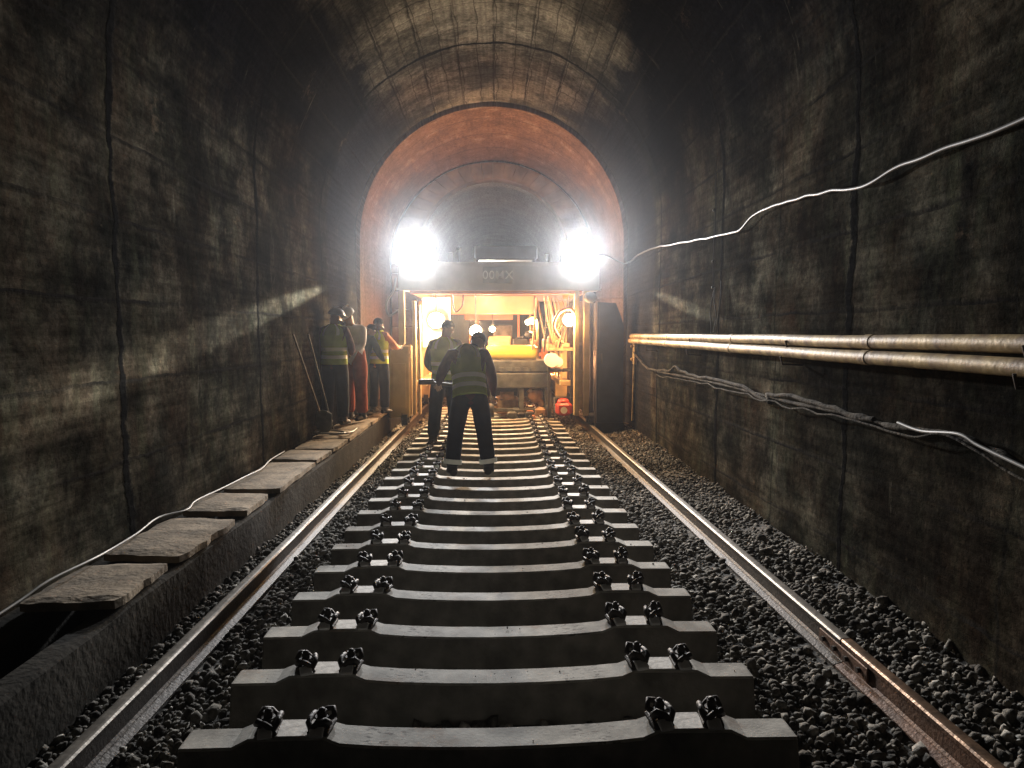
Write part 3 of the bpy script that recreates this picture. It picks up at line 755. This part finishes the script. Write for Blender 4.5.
inner_lamp(1.52, .25, 2.12, .13, 330, (1., .50, .18), M['bulb'])
inner_lamp(1.35, 3.6, 1.2, .09, 300, (1., .40, .15), M['bulb'], False)
inner_lamp(-1.35, 3.6, 1.4, .09, 300, (1., .40, .15), M['bulb'], False)
h = MB(); h.box(-.32, -.02, 1.95, 2.10, 2.78, 2.96, bev=.02); ho = part('work_or_added_lamp', h, M['darksteel'])  # added lamp with its own spot, put in to brighten the tunnel walls
d = MB(); d.box(-.29, -.05, 1.93, 1.948, 2.80, 2.94, bev=.004); d.build('added_lamp_face', M['bulbwhite'], ho)
L = bpy.data.lights.new('added_portal_beam', 'SPOT'); L.energy = 2200; L.spot_size = R(100); L.spot_blend = .5; L.shadow_soft_size = .06; L.color = (1., .80, .55)
lo = bpy.data.objects.new('added_portal_beam', L); C.objects.link(lo); lo.parent = ho; lo.location = (-.17, 1.85, 2.87); lo.rotation_euler = (R(88), 0, R(180))
# hoses and dangling loops inside the portal
m = MB(); m.tube(smooth_pts([(-.86, .1, 2.62), (-.84, .08, 2.40), (-.78, .08, 2.28), (-.66, .08, 2.40), (-.64, .1, 2.62)]), .018, 7); part('cable_loop', m, M['iron'])
m = MB()
for a in range(5):
    x = 1.02+a*.10
    m.tube(smooth_pts([(x, .5+a*.1, 2.60), (x+.05, .45, 2.2), (x+.12-.05*a, .5, 1.9), (x+.2-.1*a, .6, 1.62)]), .014, 6)
m.tube(smooth_pts([(1.30, .0, 1.75), (1.18, -.02, 2.0), (1.30, -.02, 2.27), (1.52, -.02, 2.34), (1.62, .0, 2.2)]), .035, 8)
part('hose_bundle', m, M['tan'])
m = MB(); m.tube(smooth_pts([(-1.98, .0, 2.95), (-2.02, -.04, 2.7), (-2.16, -.04, 2.45), (-2.12, -.02, 2.2), (-1.94, .0, 2.3)]), .022, 7); part('side_hose', m, M['cable'])
m = MB(); m.ell((1.90, -.12, 2.56), (.13, .07, .11), 14, 8); m.tube([(1.90, -.05, 2.56), (1.90, .05, 2.66)], .025, 8); part('mirror', m, M['steel'])
m = MB(); m.box(-1.56, -.98, 1.15, 1.17, 1.55, 2.62, bev=.004); m.box(-1.0, -.96, 1.12, 1.149, 1.55, 2.62, bev=.004); part('added_glow_panel', m, M['letter'])  # white panel added behind the left lamp to widen its glow
random.seed(21)
for k in range(9):
    m = MB(); x = random.uniform(.75, 1.5); y = random.uniform(.7, 2.6); a = random.uniform(-.25, .25)
    m.tube([(x, y, 1.45), (x+a*.5, y+.02, 2.0), (x+a, y, 2.62)], random.uniform(.012, .03), 7); part('hydraulic_line', m, M[random.choice(['tan', 'steel', 'gantryred', 'pipe'])])
for k, (x, y, z, w, h, mm) in enumerate([(1.12, 1.3, 1.62, .16, .22, 'tan'), (.86, 1.6, 1.55, .14, .3, 'gantryred'), (1.38, 1.1, 1.9, .12, .2, 'pipe'), (-1.2, 2.8, 1.5, .3, .35, 'gantryred'), (-.95, 3.2, 1.2, .3, .5, 'tan'), (1.25, 2.6, 1.2, .3, .6, 'gantryred'), (.2, 4.3, 1.9, .5, .35, 'steel'), (-.5, 4.3, 1.7, .35, .5, 'tan')]):
    m = MB(); m.box(x-w/2, x+w/2, y, y+.25, z-h/2, z+h/2, bev=.03); m.tube([(x, y-.02, z), (x, y-.001, z)], w*.3, 12); part('valve_block', m, M[mm])
for k in range(10):
    m = MB(); x = random.uniform(.35, 1.45); y = random.uniform(.25, 1.6); w = random.uniform(.05, .13)
    m.box(x-w, x+w, y, y+w*1.6, .03, .03+w*1.5, bev=w*.3, tf=None)
    tag(m.build('loose_fitting', M[random.choice(['tan', 'steel', 'darksteel', 'gantryred'])], None, (0, 15., 0)), 'small loose metal fitting in the heap on the sleepers beside the red generator', 'metal fitting', 'loose fittings heaped beside the red generator')
m = MB()
for k in range(3): m.box(-1.45+k*1.0, -1.40+k*1.0, 3.2, 3.25, .2, 2.6); 
m.box(-1.5, 1.5, 3.18, 3.26, 1.30, 1.38); part('inner_frame', m, M['gantryred'])
# angled braces
m = MB(); m.tube([(1.15, 1.0, 2.6), (1.45, .9, 1.5)], .03, 6); part('brace', m, M['gantryred'])
m = MB(); m.tube([(-1.15, 2.6, 2.65), (-1.45, 2.6, 1.6)], .03, 6); part('brace', m, M['gantryred'])
# side floor plates low in the portal and rear mesh wall
for x0, x1 in ((-1.64, -1.42), (1.36, 1.58)):
    m = MB(); m.box(x0, x1, .5, 4.5, .75, .86, bev=.01)
    for k in range(6): m.box(x0+.02, x0+.06, .6+k*.75, .65+k*.75, .87, 1.65)
    m.box(x0+.02, x0+.06, .5, 4.5, 1.66, 1.70)
    part('side_walkway', m, M['gantry'])

# tall dark cabinet right of the gantry
K = thing('control_cabinet', 'tall dark blue grey cabinet with a cut corner beside the right leg of the gantry', 'cabinet', (0, 14.75, 0))
m = MB(); m.prism([(2.03, .02), (2.56, .02), (2.56, 1.95), (2.50, 2.15), (2.40, 2.40), (2.03, 2.42)], .02, .55, 'y'); m.build('body', M['bluesteel'], K)
m = MB(); m.prism([(2.07, .45), (2.52, .45), (2.52, 1.92), (2.46, 2.10), (2.38, 2.34), (2.07, 2.36)], -.005, .018, 'y'); d = m.build('door', M['bluesteel'], K)
m = MB(); m.box(2.10, 2.13, -.03, -.006, 1.2, 1.4, bev=.005); m.build('handle', M['steel'], d)
m = MB(); m.tube([(2.01, 0, .0), (2.01, 0, 2.50), (2.60, 0, 2.50), (2.60, 0, 1.70)], .014, 6); m.tube([(2.01, .5, .0), (2.01, .5, 2.50), (2.01, 0, 2.50)], .014, 6); m.build('frame', M['bracket'], K)
m = MB(); m.box(2.0, 2.58, 0, .56, -.22, .015, bev=.01); m.build('plinth', M['darksteel'], K)
# small fittings on the wall beyond it
m = MB()
for z in (1.55, 1.30): m.ell((2.66, 14.4, z), (.035, .03, .035), 8, 6)
m.box(2.68, 2.74, 14.3, 14.5, 1.2, 1.65, bev=.01); m.tube([(2.70, 14.4, 1.2), (2.68, 14.4, .1)], .02, 6)
tag(m.build('switch_box', M['pipe']), 'small switch box with two pale knobs on the wall right of the cabinet', 'switch box')

# ------------------------------------------------------------------ machinery inside the portal
T = thing('track_trolley', 'grey steel trolley with a bright yellow cylinder on top, inside the gantry', 'trolley', (0, 15.9, 0))
sc = 15.9/744
def X(px): return (px-495)*sc
def Zz(py): return 1.77-(py-335)*sc
m = MB()
m.box(X(489), X(551), -.05, 1.2, Zz(388), Zz(373), bev=.02); m.box(X(489), X(551), .02, 1.2, Zz(372.5), Zz(360.5), bev=.02)
for k in range(6): m.box(X(491+k*8), X(496+k*8), -.02, .018, Zz(371.5), Zz(367.5), bev=.005)
part('body', m, M['steel'], T)
m = MB()
for a, b_ in ((490, 494), (519, 524), (545, 552)): m.box(X(a), X(b_), .119, 1.001, .30, .36); m.box(X(a), X(b_), .0, .12, -.0+.002, Zz(388.5), bev=.01); m.box(X(a), X(b_), 1.0, 1.12, .02, Zz(388.5), bev=.01)
m.box(X(489), X(552), .03, .09, .12, .2, bev=.01)
part('under_frame', m, M['steel'], T)
m = MB(); r = (Zz(345.5)-Zz(360))/2; m.tube([(X(488), .30, Zz(352.5)), (X(536), .30, Zz(352.5))], r, 24); m.tube([(X(486.5), .30, Zz(352.5)), (X(488), .30, Zz(352.5))], r*.8, 20); m.tube([(X(536), .30, Zz(352.5)), (X(538), .30, Zz(352.5))], r*.8, 20)
part('yellow_cylinder', m, M['yellow'], T)
m = MB(); m.box(X(488), X(512), .75, 1.1, Zz(349), Zz(336), bev=.03); part('tan_box', m, M['tan'], T)
m = MB(); m.box(X(514), X(530), .7, 1.1, Zz(350), Zz(339), bev=.02); m.ell((X(531), .8, Zz(335)), (.11, .11, .09)); m.tube([(X(517), .75, Zz(339)), (X(525), .75, Zz(337))], .03, 8); part('engine', m, M['darksteel'], T)
m = MB(); m.box(X(496), X(518), .25, .7, .05, .22+.2, bev=.03); m.tube([(X(500), .2, .45), (X(514), .2, .45)], .09, 12); part('gearbox', m, M['tan'], T)
m = MB(); m.ell((X(536), .2, Zz(396)), (.17, .17, .17)); m.tube([(X(529), .15, Zz(390)), (X(544), .15, Zz(406))], .07, 12); m.tube([(X(532), .05, Zz(396)), (X(532), .14, Zz(396))], .08, 12); part('motor', m, M['yellow2'] if 'yellow2' in M else M['tan'], T)
for px in (491.5, 548.5):
    m = MB(); m.tube([(X(px)-.04, .06, .17), (X(px)+.04, .06, .17)], .15, 18); part('wheel', m, M['darksteel'], T)

W = thing('work_bench', 'narrow bench with a pale drum under it, inside the gantry right of the yellow cylinder', 'bench', (0, 15.6, 0))
sc = 15.6/744
m = MB(); m.box(X(548), X(573), -.05, .5, Zz(351), Zz(348), bev=.008); part('bench_top', m, M['pipe'], W)
for px in (549, 572):
    m = MB(); m.box(X(px)-.025, X(px)+.025, 0, .05, -.0+.005, Zz(351.3), bev=.006); part('leg', m, M['darksteel'], W)
m = MB(); m.box(X(549), X(572), 0, .45, Zz(372), Zz(369), bev=.006); part('shelf', m, M['darksteel'], W)
m = MB(); m.tube([(X(552), -.06, Zz(360)), (X(552), .30, Zz(360))], .15, 18); m.tube([(X(558), -.02, Zz(362)), (X(558), .26, Zz(362))], .11, 14)
tag(m.build('steel_drum', M['letter'], None, (0, 15.6, 0)), 'pale drums lying on the lower shelf of the work bench', 'drum')
m = MB(); m.ell((X(551), .1, Zz(341)), (.085, .085, .13)); m.tube([(X(551), .1, Zz(348)), (X(551), .1, Zz(344))], .10, 12); m.tube([(X(558), .1, Zz(348)), (X(560), .12, Zz(338))], .03, 8); m.box(X(562), X(570), 0, .25, Zz(347.8), Zz(343), bev=.02)
tag(m.build('pump', M['tan'], None, (0, 15.6, 0)), 'rounded tan pump standing on the work bench', 'pump')
# lamp post (hooked)
P_ = thing('hooked_lamp_post', 'slim pale post with a hooked top standing behind the yellow cylinder', 'lamp post', (X(541), 16.9, .0))
m = MB(); m.tube(smooth_pts([(0, 0, -.2), (0, 0, 1.0), (0, 0, 1.85), (-.03, 0, 2.1), (-.12, 0, 2.16), (-.22, 0, 2.12)]), .035, 8); part('post', m, M['pipe'], P_)
m = MB(); m.ell((-.22, 0, 2.06), (.06, .06, .06)); part('bulb', m, M['bulb'], P_)
# red generator low on the right
Gn = thing('generator', 'small red generator on the sleepers by the right leg of the gantry', 'generator', (1.42, 15.4, 0))
m = MB(); m.box(-.16, .18, -.15, .2, .10, .38, bev=.06); m.ell((0, 0, .38), (.13, .12, .08)); part('housing', m, M['red'], Gn)
m = MB(); m.tube([(-.19, -.17, .02), (-.19, -.17, .48), (.21, -.17, .48), (.21, -.17, .02)], .014, 7); m.tube([(-.19, .22, .02), (-.19, .22, .48), (.21, .22, .48), (.21, .22, .02)], .014, 7); part('frame', m, M['darksteel'], Gn)
m = MB(); m.tube([(.0, -.165, .22), (.0, -.15, .22)], .07, 14); part('fan_cover', m, M['letter'], Gn)

# ------------------------------------------------------------------ people
def seg_dist(p, a, b_):
    ab = b_-a; t = max(0, min(1, (p-a).dot(ab)/max(ab.length_squared, 1e-9))); return (p-(a+ab*t)).length
def person(label, loc, rz, J, sc=1., top='maroon', legs='navy', vest=None, hat=None, stripes_ankle=False, group='workers in the tunnel', curl=1.):
    """J: joints in metres, figure faces +Y, z from the soles."""
    root = thing('person', label, 'person', loc, rz, group); root.scale = (sc, sc, sc)
    J = {k: Vector(v) for k, v in J.items()}
    hipc = J['pelvis']; ch_ = J['chest']; nk = J['neck']; hd = J['head']
    names = []; co = []; rad = []; E = []
    def V(nm, p, r): names.append(nm); co.append(tuple(p)); rad.append(r); return len(co)-1
    ip = V('pelvis', hipc, (.18, .145)); iw = V('waist', hipc.lerp(ch_, .45), (.15, .115)); ic = V('chest', ch_, (.185, .13))
    E += [(ip, iw), (iw, ic)]
    inn = V('neck', nk, (.062, .062)); E.append((ic, inn))
    hdir = (hd-nk).normalized()
    ih = V('head', hd-hdir*.03, (.082, .092)); it = V('head', hd+hdir*.06, (.080, .092)); E += [(inn, ih), (ih, it)]
    bones = [(hipc, ch_, 1), (ch_, nk, 1), (nk+hdir*.03, hd+hdir*.06, 0)]
    for s in ('l', 'r'):
        sh, el, wr, ha = J['sh'+s], J['el'+s], J['wr'+s], J['ha'+s]
        a = V('sh', sh, (.085, .085)); u1 = V('ua', sh.lerp(el, .5), (.074, .074)); b1 = V('el', el, (.066, .066)); c1 = V('fa', el.lerp(wr, .5), (.060, .060)); d1 = V('wr', wr, (.031, .027)); e1 = V('ha', wr.lerp(ha, .6), (.040, .022))
        E += [(ic, a), (a, u1), (u1, b1), (b1, c1), (c1, d1), (d1, e1)]
        hp_, kn, an, toe = J['hip'+s], J['kn'+s], J['an'+s], J['toe'+s]
        a = V('hip', hp_, (.125, .13)); a2 = V('th', hp_.lerp(kn, .5), (.118, .118)); b1 = V('kn', kn, (.100, .100)); c0 = V('cf', kn.lerp(an, .5), (.098, .10)); c1 = V('an', an, (.090, .09))
        E += [(ip, a), (a, a2), (a2, b1), (b1, c0), (c0, c1)]
        bones += [(sh, el, 1), (el, wr, 1), (wr+(ha-wr)*.2, ha, 0), (hp_, kn, 2), (kn, an, 2)]
    me = bpy.data.meshes.new('body'); me.from_pydata(co, E, [])
    o = bpy.data.objects.new('body', me); C.objects.link(o)
    o.modifiers.new('s', 'SKIN'); sk = me.skin_vertices[0].data
    for i, r_ in enumerate(rad): sk[i].radius = r_; sk[i].use_root = (i == 0)
    sb = o.modifiers.new('d', 'SUBSURF'); sb.levels = 2; sb.render_levels = 2
    bpy.context.view_layer.update(); dg_ = bpy.context.evaluated_depsgraph_get()
    em = bpy.data.meshes.new_from_object(o.evaluated_get(dg_))
    bpy.data.objects.remove(o)
    mb = MB()
    vs = [v.co.copy() for v in em.vertices]
    for p in em.polygons:
        c = p.center; best = min(bones, key=lambda q: seg_dist(c, q[0], q[1]))
        mb.f.append(list(p.vertices)); mb.m.append(best[2]); mb.sm.append(True)
    # creases in the cloth
    mb.v = [tuple(v + v.normalized()*noise.noise(v*14)*.006) for v in vs]
    lat = (J['shr']-J['shl']).normalized()
    # face: nose, ears, eyes, mouth
    fw = lat.cross(hdir)*-1
    if 'look' in J: fw = J['look'].normalized()
    side = fw.cross(hdir).normalized()
    mb.ell(hd+fw*.098+hdir*-.005, (.014, .018, .022), 8, 6, 0)
    for s in (-1, 1):
        mb.ell(hd+side*s*.085, (.012, .02, .03), 8, 6, 0); mb.ell(hd+fw*.086+side*s*.032+hdir*.018, (.012, .008, .007), 8, 5, 3)
    mb.ell(hd+fw*.086-hdir*.045, (.022, .008, .005), 8, 5, 3)
    # fingers rooted in the palm
    for s in ('l', 'r'):
        wr, ha = J['wr'+s], J['ha'+s]; d = (ha-wr).normalized(); side_h = d.cross(fw)
        if side_h.length < .2: side_h = d.cross(Vector((0, 0, 1)))
        side_h.normalize(); nrm = side_h.cross(d).normalized()
        pc = wr.lerp(ha, .75)
        for k, ln in enumerate((.070, .080, .075, .058)):
            b0 = pc+side_h*(.030-.020*k); p1 = b0+d*ln*.45+nrm*.012*curl; p2 = b0+d*ln*.8+nrm*.034*curl; p3 = b0+d*ln*.85+nrm*.052*curl
            mb.tube([b0, p1, p2, p3], [.0095, .009, .008, .006], 6, 0)
        b0 = wr.lerp(ha, .35)+side_h*.026
        mb.tube([b0, b0+side_h*.024+d*.03, b0+side_h*.026+d*.058+nrm*.018], [.011, .010, .007], 6, 0)
    body = mb.build('body', [M['skin'], M[top], M[legs], M['face']], root)
    # boots
    for s in ('l', 'r'):
        an, toe = J['an'+s], J['toe'+s]; f = (toe-an); f.z = 0; f.normalize()
        b_ = MB(); heel = an-f*.07; zt = max(toe.z, 0)
        b_.tube([an+Vector((0, 0, .06)), an+Vector((0, 0, -.02)), an+Vector((0, 0, -.05))], [.060, .062, .066], 12)
        b_.tube([heel+Vector((0, 0, zt+.045-heel.z)), an+Vector((0, 0, zt+.05-an.z)), an.lerp(toe, .6)*1+Vector((0, 0, zt+.045-an.lerp(toe, .6).z)), Vector((toe.x, toe.y, zt+.035))], [.042, .050, .050, .034], 12, flat=.85)
        b_.build('boot', M['boot'], root)
        if stripes_ankle:
            kn = J['kn'+s]; q = an.lerp(kn, .10); q2 = an.lerp(kn, .24)
            t_ = MB(); t_.tube([q, q2], [.104, .107], 16, caps=False); t_.build('ankle_band', M['reflect'], root)
    # hair or helmet
    tf = Matrix((side, fw, hdir)).transposed().to_4x4()
    if hat:
        h = MB(); h.ell(hd+hdir*.035, (.118, .138, .118), 18, 8, tf=tf, z0=.05)
        h.ell(hd+hdir*.044+fw*.03, (.128, .165, .014), 18, 4, tf=tf); h.tube([hd+hdir*.155-fw*.09, hd+hdir*.165, hd+hdir*.145+fw*.09], .012, 6)
        ho = h.build('helmet', M[hat], root)
    else:
        h = MB(); h.ell(hd+hdir*.040-fw*.012, (.094, .106, .092), 16, 9, tf=tf, z0=-.35); h.build('hair', M['hair'], root)
    if vest:
        v = MB(); up_ = (ch_-hipc).normalized(); fwd = up_.cross(lat).normalized()*1.
        L = (ch_-hipc).length
        base = hipc-up_*.05
        tot = L+.05+.20
        hs = [0, .03, .085, .14, .20, .255, .31, .38, .44, tot-.12, tot-.06, tot-.02, tot+.02]
        wd = [.205, .205, .20, .198, .197, .199, .204, .215, .222, .222, .200, .15, .085]
        dp = [.158, .156, .152, .148, .146, .147, .152, .158, .158, .145, .115, .09, .075]
        n = 28; rings = []
        for a, w_, d_ in zip(hs, wd, dp):
            c = base+up_*a
            rings.append([c+lat*math.cos(2*math.pi*k/n)*w_*(1+.02*noise.noise(Vector((k*.7, a*9, 0))))+fwd*math.sin(2*math.pi*k/n)*d_*(1+.05*noise.noise(Vector((k*.6, a*7, 3)))) for k in range(n)])
        vs2 = [p for rg in rings for p in rg]
        for i in range(len(hs)-1):
            for k in range(n):
                j = (k+1) % n
                st = i in (2, 4) or (i >= 8 and (k in (4, 9, 18, 23)))
                v.f.append([i*n+k, i*n+j, (i+1)*n+j, (i+1)*n+k]); v.m.append(1 if st else 0); v.sm.append(True)
        v.v = [tuple(p) for p in vs2]
        v.add(rings[0], [tuple(range(n-1, -1, -1))], 0)
        v.build('vest', [M[vest], M['reflect']], root)
    return root
def stand(**kw):
    J = dict(pelvis=(0, 0, .98), chest=(0, 0, 1.32), neck=(0, 0, 1.50), head=(0, .02, 1.64),
             shl=(-.19, 0, 1.43), shr=(.19, 0, 1.43), ell=(-.25, -.02, 1.16), elr=(.25, -.02, 1.16),
             wrl=(-.24, .10, .93), wrr=(.24, .10, .93), hal=(-.23, .13, .83), har=(.23, .13, .83),
             hipl=(-.10, 0, .93), hipr=(.10, 0, .93), knl=(-.12, .02, .52), knr=(.12, .02, .52),
             anl=(-.13, 0, .10), anr=(.13, 0, .10), toel=(-.15, .17, 0.), toer=(.15, .17, 0.))
    J.update(kw); return J
# bending worker, nearest
person('worker seen from behind in olive vest, bending forward on the track, nearest to the viewer', (-.31, 9.15, .0), R(4),
       stand(pelvis=(.0, 0, 1.0), chest=(-.02, .15, 1.34), neck=(.06, .29, 1.49), head=(.11, .39, 1.58), look=(.15, .7, -.8),
             shl=(-.22, .14, 1.43), shr=(.19, .18, 1.44), ell=(-.33, .09, 1.22), elr=(.27, .20, 1.18), wrl=(-.36, .24, 1.10), wrr=(.29, .26, .96), hal=(-.37, .33, 1.06), har=(.29, .30, .86),
             hipl=(-.10, 0, .95), hipr=(.11, 0, .95), knl=(-.17, .03, .52), knr=(.17, .05, .52), anl=(-.21, -.02, .13), anr=(.22, .02, .13), toel=(-.25, .15, .03), toer=(.26, .18, .03)),
       1.06, 'maroon', 'navy', 'vest', None, True)
bk = MB(); bk.tube([(-.98, 9.78, 1.155), (-.55, 9.66, 1.12)], .024, 8); bk.box(-1.0, -.80, 9.74, 9.82, 1.12, 1.19, bev=.01)
tag(bk.build('hand_tool', M['iron']), 'short black tool held level in the left hand of the bending worker', 'tool')
# second worker behind him
person('worker standing with his back turned, olive vest, just left of and behind the bending worker', (-.80, 12.0, .0), R(-6),
       stand(head=(.03, .03, 1.65), look=(.2, .95, -.2), ell=(-.27, .05, 1.17), elr=(.26, .10, 1.18), wrl=(-.22, .28, 1.02), wrr=(.16, .32, 1.05), hal=(-.17, .36, .99), har=(.08, .38, 1.03), hipl=(-.10, 0, .93),
             knl=(-.15, .03, .52), anl=(-.18, -.03, .10), toel=(-.20, .14, .0)),
       1.13, 'teal', 'navy', 'vest', None, False)
# four on the walkway at the left
person('worker in white banded olive vest and helmet at the left end of the group', (-2.64, 12.3, .285), R(-12),
       stand(head=(.02, .03, 1.64), look=(.6, .8, -.2), elr=(.24, .08, 1.18), wrr=(.16, .30, 1.08), har=(.08, .36, 1.08), ell=(-.26, -.04, 1.15)),
       1.08, 'maroon', 'navy', 'vest', 'helmetdark', False)
person('worker with white helmet, pale shirt and orange red trousers in the left group', (-2.43, 13.0, .285), R(150),
       stand(chest=(0, .05, 1.30), neck=(0, .10, 1.47), head=(0, .17, 1.60), look=(.1, .8, -.55), shl=(-.19, .05, 1.40), shr=(.19, .05, 1.40), ell=(-.24, .12, 1.15), elr=(.24, .12, 1.15), wrl=(-.12, .32, 1.08), wrr=(.12, .34, 1.05), hal=(-.06, .40, 1.07), har=(.05, .42, 1.04)),
       1.12, 'white_cloth', 'orange_cloth', None, 'helmet')
person('stooping worker in dark teal clothes between pale shirt and yellow vest', (-2.50, 13.7, .285), R(-35),
       stand(chest=(0, .16, 1.27), neck=(0, .26, 1.42), head=(0, .33, 1.52), look=(0, .8, -.6), shl=(-.18, .18, 1.37), shr=(.18, .18, 1.37), ell=(-.22, .30, 1.12), elr=(.22, .30, 1.12), wrl=(-.18, .46, .98), wrr=(.18, .46, .98), hal=(-.16, .54, .94), har=(.16, .54, .94)),
       1.02, 'teal', 'teal', None, None)
person('worker in bright yellow vest reaching to the left leg of the gantry', (-2.20, 14.1, .285), R(-28),
       stand(look=(0, 1, -.2), ell=(-.22, .18, 1.22), elr=(.22, .20, 1.24), wrl=(-.12, .42, 1.20), wrr=(.14, .44, 1.22), hal=(-.08, .52, 1.20), har=(.10, .54, 1.23)),
       1.02, 'orange_sleeve', 'navy', 'vestyellow', None)


# ------------------------------------------------------------------ dust haze
hz = MB(); hz.box(-4.5, 4.5, -9., 64., -1.6, 8.6)
ho = hz.build('haze', None); ho.data.materials.clear()
hm = bpy.data.materials.new('dust_haze'); hm.use_nodes = True; nt = hm.node_tree; nt.nodes.clear()
pv = nt.nodes.new('ShaderNodeVolumePrincipled'); pv.inputs['Color'].default_value = (.86, .88, .92, 1); pv.inputs['Density'].default_value = .0016; pv.inputs['Anisotropy'].default_value = .91
out = nt.nodes.new('ShaderNodeOutputMaterial'); nt.links.new(pv.outputs[0], out.inputs['Volume'])
ho.data.materials.append(hm)
tag(ho, 'dusty haze filling the tunnel air', 'haze', kind='stuff')

# ------------------------------------------------------------------ world, camera
w_ = bpy.data.worlds.new('World'); S.world = w_; w_.use_nodes = True
w_.node_tree.nodes['Background'].inputs[0].default_value = (.5, .55, .6, 1); w_.node_tree.nodes['Background'].inputs[1].default_value = .004
cd = bpy.data.cameras.new('camera'); cam = bpy.data.objects.new('camera', cd); C.objects.link(cam)
cd.sensor_width = 36; cd.lens = 744/1024*36; cd.clip_start = .05; cd.clip_end = 300
cam.location = (0, 0, 1.77); cam.rotation_euler = (R(90-3.77), 0, R(-1.31))
S.camera = cam
S.view_settings.view_transform = 'Standard'; S.view_settings.look = 'None'; S.view_settings.exposure = 0; S.view_settings.gamma = 1
S.cycles.use_denoising = True
S.cycles.max_bounces = 7; S.cycles.diffuse_bounces = 4; S.cycles.glossy_bounces = 3; S.cycles.volume_bounces = 0
S.cycles.sample_clamp_indirect = 4.
